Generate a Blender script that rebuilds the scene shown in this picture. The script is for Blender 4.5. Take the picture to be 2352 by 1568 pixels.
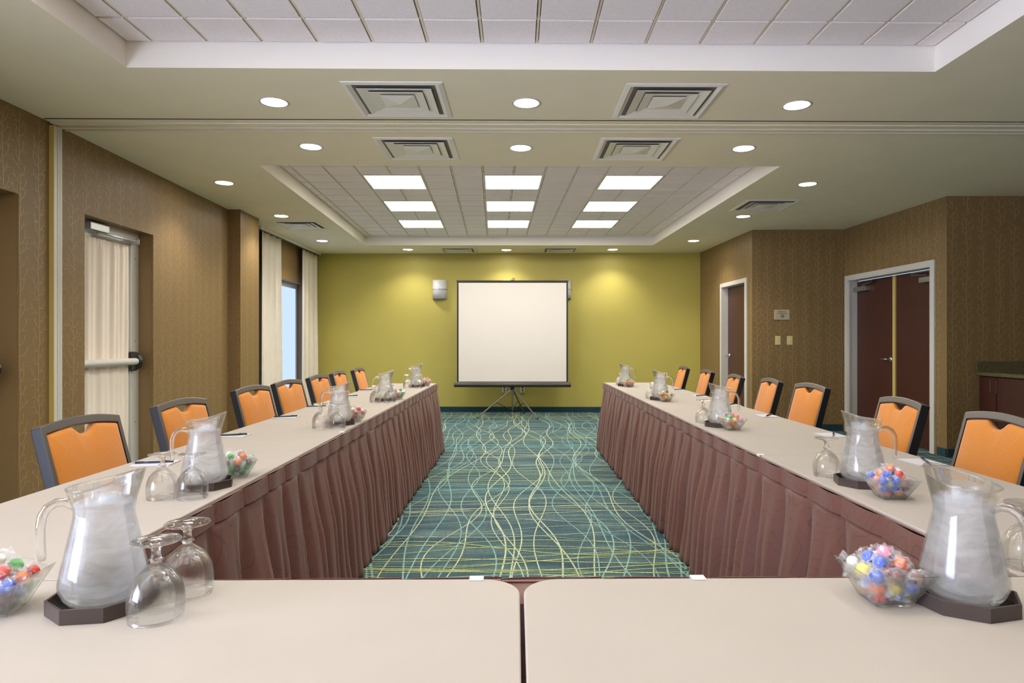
import bpy, math, random
from mathutils import Vector, Matrix, Euler
R = math.radians
PI = math.pi
scn = bpy.context.scene
for _o in list(bpy.data.objects):
    bpy.data.objects.remove(_o)
col = scn.collection

# ------------------------------------------------------------------ camera, world, exposure
FPX = 1510.0
YAW = 0.011
CAMZ = 1.22
cam_d = bpy.data.cameras.new('camera')
cam = bpy.data.objects.new('camera', cam_d)
col.objects.link(cam)
cam.location = (0, 0, CAMZ)
cam.rotation_euler = (R(90), 0, -YAW)
cam_d.sensor_width = 36
cam_d.lens = FPX / 2352 * 36
cam_d.shift_x = -(1201.6 - 1176) / 2352
cam_d.clip_start = 0.02
scn.camera = cam
scn.view_settings.view_transform = 'Standard'
scn.view_settings.look = 'None'
scn.view_settings.gamma = 1
scn.view_settings.use_curve_mapping = False
scn.view_settings.exposure = 1.38
scn.cycles.transparent_max_bounces = 40
scn.cycles.max_bounces = 16
scn.cycles.diffuse_bounces = 8
world = bpy.data.worlds.new('world')
scn.world = world
world.use_nodes = True
world.node_tree.nodes['Background'].inputs[0].default_value = (0.55, 0.72, 1, 1)
world.node_tree.nodes['Background'].inputs[1].default_value = 0.6

PANEL_E = 8.0      # ceiling fluorescent panels
SPOT_W = 17.0      # recessed downlights
WINDOW2_E = 14.0
WINDOW_E = 0.5     # daylight through the shade

ZC = 2.75          # soffit height
ZT = 2.895         # tile field height inside the trays
TT = 0.75          # top of the tablecloths

def S(x, y):       # the far half of the room turns slightly to the left
    return x - 0.028 * max(0.0, y - 4.2)

# ------------------------------------------------------------------ helpers
def lin(c):
    r = []
    for v in c[:3]:
        v = v / 255.0
        r.append(v / 12.92 if v <= 0.04045 else ((v + 0.055) / 1.055) ** 2.4)
    return (r[0], r[1], r[2], 1.0)

def new_mat(name):
    m = bpy.data.materials.new(name)
    m.use_nodes = True
    nt = m.node_tree
    nt.nodes.clear()
    out = nt.nodes.new('ShaderNodeOutputMaterial')
    return m, nt, out

def pbr(name, rgb, rough=0.5, metal=0.0, noise=0.0, nscale=20, bump=0.0, bscale=60, spec=None, stretch=None, sheen=0.0, rgb2=None):
    m, nt, out = new_mat(name)
    b = nt.nodes.new('ShaderNodeBsdfPrincipled')
    nt.links.new(b.outputs[0], out.inputs[0])
    c = lin(rgb)
    b.inputs['Base Color'].default_value = c
    b.inputs['Roughness'].default_value = rough
    b.inputs['Metallic'].default_value = metal
    if spec is not None:
        b.inputs['Specular IOR Level'].default_value = spec
    if sheen:
        b.inputs['Sheen Weight'].default_value = sheen
    if noise or bump or rgb2:
        tc = nt.nodes.new('ShaderNodeTexCoord')
        mp = nt.nodes.new('ShaderNodeMapping')
        nt.links.new(tc.outputs['Object'], mp.inputs[0])
        if stretch:
            mp.inputs['Scale'].default_value = stretch
    if noise or rgb2:
        n = nt.nodes.new('ShaderNodeTexNoise')
        n.inputs['Scale'].default_value = nscale
        n.inputs['Detail'].default_value = 4
        nt.links.new(mp.outputs[0], n.inputs['Vector'])
        r = nt.nodes.new('ShaderNodeValToRGB')
        r.color_ramp.elements[0].position = 0.3
        r.color_ramp.elements[1].position = 0.7
        if rgb2:
            r.color_ramp.elements[0].color = lin(rgb2)
            r.color_ramp.elements[1].color = c
        else:
            r.color_ramp.elements[0].color = tuple(v * (1 - noise) for v in c[:3]) + (1,)
            r.color_ramp.elements[1].color = tuple(min(1, v * (1 + noise)) for v in c[:3]) + (1,)
        nt.links.new(n.outputs['Fac'], r.inputs[0])
        nt.links.new(r.outputs[0], b.inputs['Base Color'])
    if bump:
        n2 = nt.nodes.new('ShaderNodeTexNoise')
        n2.inputs['Scale'].default_value = bscale
        n2.inputs['Detail'].default_value = 3
        nt.links.new(mp.outputs[0], n2.inputs['Vector'])
        bp = nt.nodes.new('ShaderNodeBump')
        bp.inputs['Strength'].default_value = bump
        bp.inputs['Distance'].default_value = 0.01
        nt.links.new(n2.outputs['Fac'], bp.inputs['Height'])
        nt.links.new(bp.outputs[0], b.inputs['Normal'])
    return m

def emit(name, rgb, strength):
    m, nt, out = new_mat(name)
    e = nt.nodes.new('ShaderNodeEmission')
    e.inputs[0].default_value = lin(rgb)
    e.inputs[1].default_value = strength
    nt.links.new(e.outputs[0], out.inputs[0])
    return m

def thin_glass(name, tint=(0.97, 0.98, 0.985), ior=1.5, rough=0.02, edge=(0.80, 0.83, 0.85), body=0.0):
    """clear thin-walled glass: transparent face-on, darker and shinier towards the silhouette"""
    m, nt, out = new_mat(name)
    lw = nt.nodes.new('ShaderNodeLayerWeight')
    lw.inputs['Blend'].default_value = 0.35
    ramp = nt.nodes.new('ShaderNodeMixRGB')
    ramp.inputs[1].default_value = tint + (1,)  # face-on
    ramp.inputs[2].default_value = edge + (1,)
    pf = nt.nodes.new('ShaderNodeMath'); pf.operation = 'POWER'; pf.inputs[1].default_value = 4.0
    nt.links.new(lw.outputs['Facing'], pf.inputs[0]); nt.links.new(pf.outputs[0], ramp.inputs[0])
    tr = nt.nodes.new('ShaderNodeBsdfTransparent')
    nt.links.new(ramp.outputs[0], tr.inputs[0])
    gl = nt.nodes.new('ShaderNodeBsdfGlossy')
    gl.inputs['Roughness'].default_value = rough
    lw2 = nt.nodes.new('ShaderNodeLayerWeight')
    lw2.inputs['Blend'].default_value = 0.5
    pw = nt.nodes.new('ShaderNodeMath')
    pw.operation = 'POWER'
    pw.inputs[1].default_value = 3.2
    nt.links.new(lw2.outputs['Facing'], pw.inputs[0])
    mul = nt.nodes.new('ShaderNodeMath')
    mul.operation = 'MULTIPLY_ADD'
    mul.inputs[1].default_value = 0.55
    mul.inputs[2].default_value = 0.035
    nt.links.new(pw.outputs[0], mul.inputs[0])
    mx = nt.nodes.new('ShaderNodeMixShader')
    nt.links.new(mul.outputs[0], mx.inputs[0])
    nt.links.new(tr.outputs[0], mx.inputs[1])
    nt.links.new(gl.outputs[0], mx.inputs[2])
    last = mx
    if body:
        df = nt.nodes.new('ShaderNodeBsdfDiffuse')
        df.inputs[0].default_value = (0.9, 0.9, 0.92, 1)
        m2 = nt.nodes.new('ShaderNodeMixShader')
        m2.inputs[0].default_value = body
        nt.links.new(mx.outputs[0], m2.inputs[1])
        nt.links.new(df.outputs[0], m2.inputs[2])
        last = m2
    nt.links.new(last.outputs[0], out.inputs[0])
    return m

def solid_glass(name, tint=(0.98, 0.99, 0.99), ior=1.45, clear=0.35):
    """refracting glass softened with plain transparency so light passes on to the table"""
    m, nt, out = new_mat(name)
    g = nt.nodes.new('ShaderNodeBsdfGlass'); g.inputs['IOR'].default_value = ior; g.inputs['Roughness'].default_value = 0.0
    g.inputs[0].default_value = tint+(1,)
    t = nt.nodes.new('ShaderNodeBsdfTransparent'); t.inputs[0].default_value = (0.99, 0.99, 0.99, 1)
    mx = nt.nodes.new('ShaderNodeMixShader'); mx.inputs[0].default_value = clear
    nt.links.new(g.outputs[0], mx.inputs[1]); nt.links.new(t.outputs[0], mx.inputs[2])
    nt.links.new(mx.outputs[0], out.inputs[0])
    return m

class MB:
    """collects geometry, then links it as one mesh object"""
    def __init__(s):
        s.v = []; s.f = []; s.m = []; s.mat = 0; s.M = None
    def add(s, vs, fs):
        b = len(s.v)
        for p in vs:
            p = Vector(p)
            if s.M is not None:
                p = s.M @ p
            s.v.append(tuple(p))
        for f in fs:
            s.f.append(tuple(i + b for i in f)); s.m.append(s.mat)
    def box(s, x0, x1, y0, y1, z0, z1):
        v = [(x0,y0,z0),(x1,y0,z0),(x1,y1,z0),(x0,y1,z0),(x0,y0,z1),(x1,y0,z1),(x1,y1,z1),(x0,y1,z1)]
        s.add(v, [(0,3,2,1),(4,5,6,7),(0,1,5,4),(1,2,6,5),(2,3,7,6),(3,0,4,7)])
        return s
    def cbox(s, x, y, z, w, d, h):
        return s.box(x-w/2, x+w/2, y-d/2, y+d/2, z-h/2, z+h/2)
    def quad(s, a, b, c, d):
        s.add([a,b,c,d], [(0,1,2,3)]); return s
    def prism(s, poly, z0, z1):
        n = len(poly)
        v = [(p[0],p[1],z0) for p in poly] + [(p[0],p[1],z1) for p in poly]
        f = [tuple(range(n-1,-1,-1)), tuple(range(n,2*n))]
        for i in range(n):
            j = (i+1) % n
            f.append((i, j, n+j, n+i))
        s.add(v, f); return s
    def lathe(s, prof, n=24, c=(0,0,0), cap0=False, cap1=False):
        v = []; f = []
        for r, z in prof:
            for i in range(n):
                a = 2*PI*i/n
                v.append((c[0]+r*math.cos(a), c[1]+r*math.sin(a), c[2]+z))
        for k in range(len(prof)-1):
            for i in range(n):
                j = (i+1) % n
                f.append((k*n+i, k*n+j, (k+1)*n+j, (k+1)*n+i))
        if cap0: f.append(tuple(range(n-1,-1,-1)))
        if cap1:
            b = (len(prof)-1)*n
            f.append(tuple(range(b, b+n)))
        s.add(v, f); return s
    def tube(s, path, r, n=8, sq=None, cap=True, up=None):
        """round tube, or a rectangular one if sq=(w,h)"""
        P = [Vector(p) for p in path]
        rings = []
        for i, p in enumerate(P):
            t = (P[min(i+1, len(P)-1)] - P[max(i-1, 0)]).normalized()
            u0 = Vector(up) if up else (Vector((0,0,1)) if abs(t.z) < 0.95 else Vector((1,0,0)))
            a = t.cross(u0).normalized(); b = a.cross(t).normalized()
            rr = r[i] if isinstance(r, (list, tuple)) else r
            if sq:
                w, h = sq[0]/2, sq[1]/2
                ring = [p+a*w+b*h, p-a*w+b*h, p-a*w-b*h, p+a*w-b*h]
            else:
                ring = [p + a*rr*math.cos(2*PI*k/n) + b*rr*math.sin(2*PI*k/n) for k in range(n)]
            rings.append(ring)
        m = len(rings[0]); v = [q for g in rings for q in g]; f = []
        for i in range(len(rings)-1):
            for k in range(m):
                l = (k+1) % m
                f.append((i*m+k, i*m+l, (i+1)*m+l, (i+1)*m+k))
        if cap:
            f.append(tuple(range(m-1,-1,-1))); f.append(tuple(range((len(rings)-1)*m, len(rings)*m)))
        s.add(v, f); return s
    def ball(s, c, r, nu=12, nv=8, sc=(1,1,1)):
        v = []; f = []
        for j in range(nv+1):
            a = PI*j/nv
            for i in range(nu):
                b = 2*PI*i/nu
                v.append((c[0]+r*sc[0]*math.sin(a)*math.cos(b), c[1]+r*sc[1]*math.sin(a)*math.sin(b), c[2]+r*sc[2]*math.cos(a)))
        for j in range(nv):
            for i in range(nu):
                k = (i+1) % nu
                f.append((j*nu+i, (j+1)*nu+i, (j+1)*nu+k, j*nu+k))
        s.add(v, f); return s
    def grid(s, fn, nu, nv):
        v = [fn(i/nu, j/nv) for j in range(nv+1) for i in range(nu+1)]
        f = []
        for j in range(nv):
            for i in range(nu):
                a = j*(nu+1)+i
                f.append((a, a+1, a+nu+2, a+nu+1))
        s.add(v, f); return s
    def build(s, name, mats, parent=None, smooth=False, bevel=0, solid=0, loc=None, seg=2):
        me = bpy.data.meshes.new(name)
        me.from_pydata(s.v, [], s.f)
        if not isinstance(mats, (list, tuple)): mats = [mats]
        for m in mats: me.materials.append(m)
        if any(s.m):
            me.polygons.foreach_set('material_index', s.m)
        if smooth:
            me.polygons.foreach_set('use_smooth', [True]*len(me.polygons))
        me.validate(); me.update()
        o = bpy.data.objects.new(name, me)
        col.objects.link(o)
        if parent: o.parent = parent
        if loc: o.location = loc
        if solid:
            q = o.modifiers.new('solid', 'SOLIDIFY'); q.thickness = solid; q.offset = 0
        if bevel:
            q = o.modifiers.new('bevel', 'BEVEL'); q.width = bevel; q.segments = seg; q.limit_method = 'ANGLE'; q.angle_limit = R(40)
            if smooth is False:
                me.polygons.foreach_set('use_smooth', [False]*len(me.polygons))
        return o

def tag(o, label=None, cat=None, group=None, kind=None):
    if label: o['label'] = label
    if cat: o['category'] = cat
    if group: o['group'] = group
    if kind: o['kind'] = kind
    return o

def thing(name, label, cat, loc=(0,0,0), rz=0.0, group=None):
    o = bpy.data.objects.new(name, None)
    o.empty_display_size = 0.1
    col.objects.link(o)
    o.location = loc; o.rotation_euler = (0, 0, rz)
    return tag(o, label, cat, group)

KIDS = {}
def kids(o):
    return [c for c in col.objects if c.parent == o]

def tree_of(o):
    return (o, [tree_of(c) for c in kids(o)])

def copy_tree(t, parent=None):
    c = t[0].copy()
    col.objects.link(c)
    if parent: c.parent = parent
    for k in t[1]: copy_tree(k, c)
    return c

def place(t, first, loc, rz, label, group):
    o = t[0] if first else copy_tree(t)
    o.location = loc; o.rotation_euler = (0, 0, rz)
    o['label'] = label; o['group'] = group
    return o

def struct(o, label=None, cat=None):
    o['kind'] = 'structure'
    if label: o['label'] = label
    if cat: o['category'] = cat
    return o

ORD = ['nearest the camera', 'second from the camera', 'third from the camera', 'fourth from the camera', 'fifth from the camera', 'sixth from the camera', 'farthest from the camera']

# ------------------------------------------------------------------ materials
M = {}
M['soffit'] = pbr('soffit_paint', (242, 233, 205), 0.75, noise=0.02, nscale=3)
M['tray'] = pbr('tray_paint', (240, 234, 224), 0.75)
M['tile'] = pbr('ceiling_tile', (244, 235, 234), 0.9, noise=0.04, nscale=90, bump=0.15, bscale=220)
M['tbar'] = pbr('ceiling_grid', (228, 218, 192), 0.6)
M['gap'] = pbr('dark_gap', (60, 52, 45), 0.9)
M['olive'] = pbr('olive_paint', (186, 173, 86), 0.55, noise=0.03, nscale=2, bump=0.03, bscale=300)
M['paper'] = pbr('brown_wallpaper', (132, 107, 70), 0.5, noise=0.06, nscale=120, spec=0.4)
M['paperlite'] = pbr('wallpaper_branch', (168, 141, 96), 0.42, spec=0.5)
M['darkpaper'] = M['paper']
M['base'] = pbr('teal_carpet_base', (28, 62, 72), 0.95, noise=0.25, nscale=60)
M['white'] = pbr('white_paint', (212, 208, 202), 0.4)
M['doorgrey'] = pbr('pale_grey_door_paint', (205, 203, 196), 0.45)
M['alu'] = pbr('aluminium', (170, 170, 168), 0.35, metal=0.8)
M['chrome'] = pbr('chrome', (215, 215, 215), 0.15, metal=1.0)
M['nickel'] = pbr('brushed_nickel', (190, 190, 186), 0.3, metal=1.0)
M['black'] = pbr('black_plastic', (22, 20, 20), 0.35)
M['gun'] = pbr('gunmetal', (112, 106, 102), 0.35, metal=0.6)
M['gundark'] = pbr('dark_frame', (34, 32, 34), 0.35, metal=0.3)
M['orange'] = pbr('orange_fabric', (200, 124, 38), 0.85, noise=0.05, nscale=140, bump=0.1, bscale=500, sheen=0.2)
M['cloth'] = pbr('ivory_table_linen', (161, 152, 142), 0.8, noise=0.02, nscale=5, bump=0.02, bscale=400)
M['skirt'] = None
M['curtain'] = pbr('ivory_curtain', (228, 218, 204), 0.85, noise=0.03, nscale=6)
M['sheer'] = pbr('cream_door_curtain', (240, 228, 214), 0.9)
M['mahog'] = pbr('mahogany_veneer', (72, 38, 30), 0.38, noise=0.22, nscale=14, stretch=(6, 6, 0.5))
M['yellow'] = pbr('yellow_edge', (206, 182, 108), 0.5)
M['granite'] = pbr('speckled_granite', (128, 118, 78), 0.25, nscale=130, rgb2=(40, 38, 30))
M['ivory'] = pbr('ivory_plastic', (218, 206, 150), 0.35)
M['signplate'] = pbr('sign_plate', (190, 178, 150), 0.4)
M['ink'] = pbr('dark_ink', (46, 40, 38), 0.7)
M['screen'] = pbr('projection_fabric', (218, 211, 206), 0.8)
M['screenblack'] = pbr('screen_black', (30, 27, 24), 0.5)
M['olivegrey'] = pbr('screen_case_enamel', (54, 48, 44), 0.35, metal=0.3)
M['sconce'] = pbr('sconce_glass', (206, 206, 212), 0.35)
M['outlet'] = pbr('white_outlet', (226, 222, 212), 0.4)
M['vent'] = pbr('diffuser_paint', (236, 234, 226), 0.4, metal=0.15)
M['duct'] = pbr('dark_duct', (112, 108, 102), 0.6, metal=0.3)
M['trim'] = pbr('downlight_trim', (196, 194, 188), 0.3)
M['track'] = pbr('track_enamel', (236, 226, 198), 0.4)
M['tray_black'] = pbr('black_acrylic', (24, 19, 19), 0.16, spec=0.7)
M['trayedge'] = pbr('bronze_edge', (66, 54, 50), 0.4, metal=0.1)
M['paperpad'] = pbr('notepad_paper', (188, 188, 192), 0.8)
M['pen'] = pbr('navy_pen', (40, 44, 62), 0.3)
M['clip'] = pbr('clear_skirt_clip', (226, 222, 216), 0.3)
M['pane'] = thin_glass('window_pane')
M['glass'] = solid_glass('clear_glass', clear=0.55)
M['pglass'] = solid_glass('pitcher_glass', clear=0.62)
M['bglass'] = solid_glass('bowl_glass', tint=(0.95, 0.985, 0.97), clear=0.5)
M['wrap'] = thin_glass('candy_wrapper', ior=1.6, rough=0.15, body=0.10)
M['panel'] = emit('fluorescent_panel', (255, 250, 238), PANEL_E)
M['panel_near'] = emit('fluorescent_panel_near', (255, 250, 238), 4.6)
M['disc'] = emit('downlight_lamp', (255, 250, 242), 14.0)
M['daylight_near'] = emit('daylit_shade_near', (214, 225, 255), WINDOW2_E)
M['daylight'] = emit('daylit_shade', (186, 208, 255), WINDOW_E)
CANDY = {
    'red': (222, 62, 50), 'orange': (244, 118, 52), 'yellow': (240, 216, 60), 'green': (72, 176, 72),
    'blue': (40, 84, 196), 'pink': (240, 122, 150), 'brown': (104, 50, 46), 'white': (226, 222, 206)}
for k, c in CANDY.items():
    M['c_'+k] = pbr('candy_'+k, c, 0.25)

def skirt_material():
    m = pbr('plum_brown_skirt_cloth', (106, 66, 56), 0.6, sheen=0.12)
    nt = m.node_tree
    b = [n for n in nt.nodes if n.type == 'BSDF_PRINCIPLED'][0]
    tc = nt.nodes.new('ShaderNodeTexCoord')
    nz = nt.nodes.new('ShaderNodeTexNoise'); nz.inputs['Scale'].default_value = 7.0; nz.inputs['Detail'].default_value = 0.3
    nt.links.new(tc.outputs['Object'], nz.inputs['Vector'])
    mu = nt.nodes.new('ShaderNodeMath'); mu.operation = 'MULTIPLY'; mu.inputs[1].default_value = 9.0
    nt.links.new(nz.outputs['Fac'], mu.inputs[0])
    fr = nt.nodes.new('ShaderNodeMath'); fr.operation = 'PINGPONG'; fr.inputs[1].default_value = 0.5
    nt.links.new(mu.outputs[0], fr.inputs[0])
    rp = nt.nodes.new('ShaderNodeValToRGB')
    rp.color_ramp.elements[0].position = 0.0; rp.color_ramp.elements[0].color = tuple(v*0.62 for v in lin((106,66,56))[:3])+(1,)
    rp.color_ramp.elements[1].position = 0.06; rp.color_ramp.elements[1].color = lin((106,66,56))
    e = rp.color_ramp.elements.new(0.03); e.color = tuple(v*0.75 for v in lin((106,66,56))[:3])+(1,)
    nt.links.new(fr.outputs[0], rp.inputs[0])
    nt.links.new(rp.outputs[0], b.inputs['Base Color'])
    return m
M['skirt'] = skirt_material()

def water_material():
    """iced water behind a fogged wall: streaky, half clear, half milky"""
    m, nt, out = new_mat('iced_water')
    tc = nt.nodes.new('ShaderNodeTexCoord')
    mp = nt.nodes.new('ShaderNodeMapping'); mp.inputs['Scale'].default_value = (1, 1, 2.2)
    nt.links.new(tc.outputs['Object'], mp.inputs[0])
    nz = nt.nodes.new('ShaderNodeTexNoise'); nz.inputs['Scale'].default_value = 15; nz.inputs['Detail'].default_value = 3
    nz.inputs['Distortion'].default_value = 0.5
    nt.links.new(mp.outputs[0], nz.inputs['Vector'])
    rp = nt.nodes.new('ShaderNodeValToRGB')
    rp.color_ramp.elements[0].position = 0.32; rp.color_ramp.elements[0].color = (0.22,)*3+(1,)
    rp.color_ramp.elements[1].position = 0.72; rp.color_ramp.elements[1].color = (0.42,)*3+(1,)
    nt.links.new(nz.outputs['Fac'], rp.inputs[0])
    tr = nt.nodes.new('ShaderNodeBsdfTransparent'); tr.inputs[0].default_value = (0.90, 0.92, 0.94, 1)
    rf = nt.nodes.new('ShaderNodeBsdfRefraction'); rf.inputs['Roughness'].default_value = 0.10; rf.inputs['IOR'].default_value = 1.30
    rf.inputs[0].default_value = (0.93, 0.93, 0.94, 1)
    m1 = nt.nodes.new('ShaderNodeMixShader'); m1.inputs[0].default_value = 0.45
    nt.links.new(tr.outputs[0], m1.inputs[1]); nt.links.new(rf.outputs[0], m1.inputs[2])
    df = nt.nodes.new('ShaderNodeBsdfDiffuse'); df.inputs[0].default_value = (0.93, 0.92, 0.92, 1)
    tl = nt.nodes.new('ShaderNodeBsdfTranslucent'); tl.inputs[0].default_value = (0.95, 0.94, 0.94, 1)
    m0 = nt.nodes.new('ShaderNodeMixShader'); m0.inputs[0].default_value = 0.5
    nt.links.new(df.outputs[0], m0.inputs[1]); nt.links.new(tl.outputs[0], m0.inputs[2])
    m2 = nt.nodes.new('ShaderNodeMixShader')
    nt.links.new(rp.outputs[0], m2.inputs[0])
    nt.links.new(m1.outputs[0], m2.inputs[1]); nt.links.new(m0.outputs[0], m2.inputs[2])
    nt.links.new(m2.outputs[0], out.inputs[0])
    return m
M['water'] = water_material()

def carpet_material():
    m, nt, out = new_mat('teal_carpet')
    b = nt.nodes.new('ShaderNodeBsdfPrincipled'); b.inputs['Roughness'].default_value = 0.95
    b.inputs['Specular IOR Level'].default_value = 0.1
    nt.links.new(b.outputs[0], out.inputs[0])
    tc = nt.nodes.new('ShaderNodeTexCoord')
    def nz(scale, st, det=4):
        mp = nt.nodes.new('ShaderNodeMapping'); mp.inputs['Scale'].default_value = st
        nt.links.new(tc.outputs['Object'], mp.inputs[0])
        n = nt.nodes.new('ShaderNodeTexNoise'); n.inputs['Scale'].default_value = scale; n.inputs['Detail'].default_value = det
        nt.links.new(mp.outputs[0], n.inputs['Vector'])
        return n
    a = nz(3.0, (0.5, 2.5, 1), 6)
    r1 = nt.nodes.new('ShaderNodeValToRGB')
    r1.color_ramp.elements[0].position = 0.32; r1.color_ramp.elements[0].color = lin((58, 76, 86))
    r1.color_ramp.elements[1].position = 0.68; r1.color_ramp.elements[1].color = lin((92, 114, 112))
    e = r1.color_ramp.elements.new(0.5); e.color = lin((72, 95, 99))
    nt.links.new(a.outputs['Fac'], r1.inputs[0])
    c = nz(40.0, (0.12, 1.6, 1), 3)
    d = nz(60.0, (1.4, 0.15, 1), 3)
    last = r1.outputs[0]
    for q, s in ((c, 0.5), (d, 0.4)):
        rr = nt.nodes.new('ShaderNodeValToRGB')
        rr.color_ramp.elements[0].position = 0.35; rr.color_ramp.elements[0].color = (0.62, 0.64, 0.68, 1)
        rr.color_ramp.elements[1].position = 0.65; rr.color_ramp.elements[1].color = (1.18, 1.16, 1.14, 1)
        nt.links.new(q.outputs['Fac'], rr.inputs[0])
        mx = nt.nodes.new('ShaderNodeMixRGB'); mx.blend_type = 'MULTIPLY'; mx.inputs[0].default_value = s
        nt.links.new(last, mx.inputs[1]); nt.links.new(rr.outputs[0], mx.inputs[2])
        last = mx.outputs[0]
    nt.links.new(last, b.inputs['Base Color'])
    return m
M['carpet'] = carpet_material()
def yarn(name, rgb, rgb2):
    return pbr(name, rgb, 0.95, nscale=70, rgb2=rgb2, spec=0.1)
M['cream_yarn'] = yarn('cream_yarn', (206, 208, 170), (140, 160, 140))
M['aqua_yarn'] = yarn('aqua_yarn', (144, 184, 176), (96, 136, 136))
M['lime_yarn'] = yarn('lime_yarn', (190, 196, 128), (118, 142, 112))
M['grey_yarn'] = yarn('grey_yarn', (170, 184, 172), (104, 130, 130))

# ------------------------------------------------------------------ floor
rnd = random.Random(7)
def ribbon(mb, pts, w, nrm_axis='z', off=0.0):
    """flat strip along 2D pts, given as list of (x, y)"""
    v = []; n = len(pts)
    for i, p in enumerate(pts):
        a = pts[max(i-1, 0)]; b = pts[min(i+1, n-1)]
        dx, dy = b[0]-a[0], b[1]-a[1]; l = math.hypot(dx, dy) or 1
        nx, ny = -dy/l*w/2, dx/l*w/2
        v.append((p[0]+nx, p[1]+ny)); v.append((p[0]-nx, p[1]-ny))
    return v

fl = MB()
fl.box(-3.75, 5.6, -2.15, 11.7, -0.05, 0.0)
def floor_line(pts, w, z, mi):
    v = ribbon(fl, pts, w)
    fl.mat = mi
    fl.add([(p[0], p[1], z) for p in v], [(2*i, 2*i+1, 2*i+3, 2*i+2) for i in range(len(pts)-1)])
X0F, X1F = -3.3, 5.4
x = -3.2
k = 0
while x < 5.3:
    fam = 0.5 + 0.5*math.sin(x*2.4)
    lam = rnd.choice([1.9, 2.3, 2.3, 2.7]); amp = rnd.uniform(0.03, 0.10); ph = 1.9*math.sin(x*3.1)+rnd.uniform(-0.9, 0.9)+(PI if rnd.random() < 0.3 else 0)
    lam2 = rnd.uniform(5, 9); ph2 = rnd.uniform(0, 2*PI); drift = rnd.uniform(-0.03, 0.03)
    y0, y1 = (0.2, 11.3) if -1.3 < x < 1.5 else (2.0, 11.3)
    pts = []
    n = int((y1-y0)/0.11)
    for i in range(n+1):
        y = y0 + (y1-y0)*i/n
        pts.append((x + amp*math.sin(2*PI*y/lam+ph) + 0.12*math.sin(2*PI*y/lam2+ph2) + drift*(y-6), y))
    if x > 3.0: pts = [p for p in pts if p[1] < 8.9]
    cidx = 1 if abs(x-0.05) < 0.30 or (rnd.random() < 0.22) else 2
    floor_line(pts, rnd.uniform(0.006, 0.010), 0.0012 + 0.00012*(k % 5), cidx)
    x += rnd.choice([0.025, 0.035, 0.05, 0.065, 0.10]); k += 1
y = 0.6
while y < 11.25:
    amp = rnd.uniform(0.03, 0.11); lam = rnd.uniform(1.8, 3.4); ph = rnd.uniform(0, 2*PI); tilt = rnd.uniform(-0.05, 0.05)
    band = (y % 2.3)
    cidx = 1 if band < 0.5 else (2 if band < 1.1 else (3 if band < 1.75 else 4))
    pts = [(xx, y + amp*math.sin(2*PI*xx/lam+ph) + tilt*xx) for xx in [X0F + (X1F-X0F)*i/60 for i in range(61)]]
    if y > 8.5: pts = [p for p in pts if p[0] < 3.1]
    floor_line(pts, rnd.uniform(0.007, 0.012), 0.0021 + 0.00012*(k % 4), cidx)
    y += rnd.choice([0.025, 0.04, 0.06, 0.09, 0.16]); k += 1
o = fl.build('floor', [M['carpet'], M['cream_yarn'], M['aqua_yarn'], M['lime_yarn'], M['grey_yarn']])
struct(o, 'teal patterned carpet with wavy cream and aqua lines', 'floor')

# ------------------------------------------------------------------ wallpaper trees
def make_trunk(seed):
    r = random.Random(seed)
    strips = []
    pts = []
    z = 0.0; u = 0
    while z < 2.76:
        pts.append((u, z)); z += 0.06; u = 0.006*math.sin(z*9+seed) + r.uniform(-0.003, 0.003)
    strips.append((pts, 0.006))
    z = 0.03; side = 1
    while z < 2.74:
        L = r.uniform(0.055, 0.10)
        a = r.uniform(0.35, 0.75)
        p = [(0, z)]
        ang = a
        for i in range(5):
            q = p[-1]; st = L/4
            p.append((q[0]+side*st*math.cos(ang), q[1]+st*math.sin(ang)))
            ang += r.uniform(0.1, 0.35)
        strips.append((p, 0.0042))
        for b in (1, 3):
            an = a + r.choice([-0.7, 0.9]); q = p[b]; pp = [q]
            for i in range(3):
                pp.append((pp[-1][0]+side*L*0.16*math.cos(an), pp[-1][1]+L*0.18*math.sin(an)))
                an += r.uniform(-0.2, 0.5)
            strips.append((pp, 0.0032))
        z += r.uniform(0.028, 0.055); side = -side
    return strips
TRUNKS = [make_trunk(i) for i in range(6)]

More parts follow.
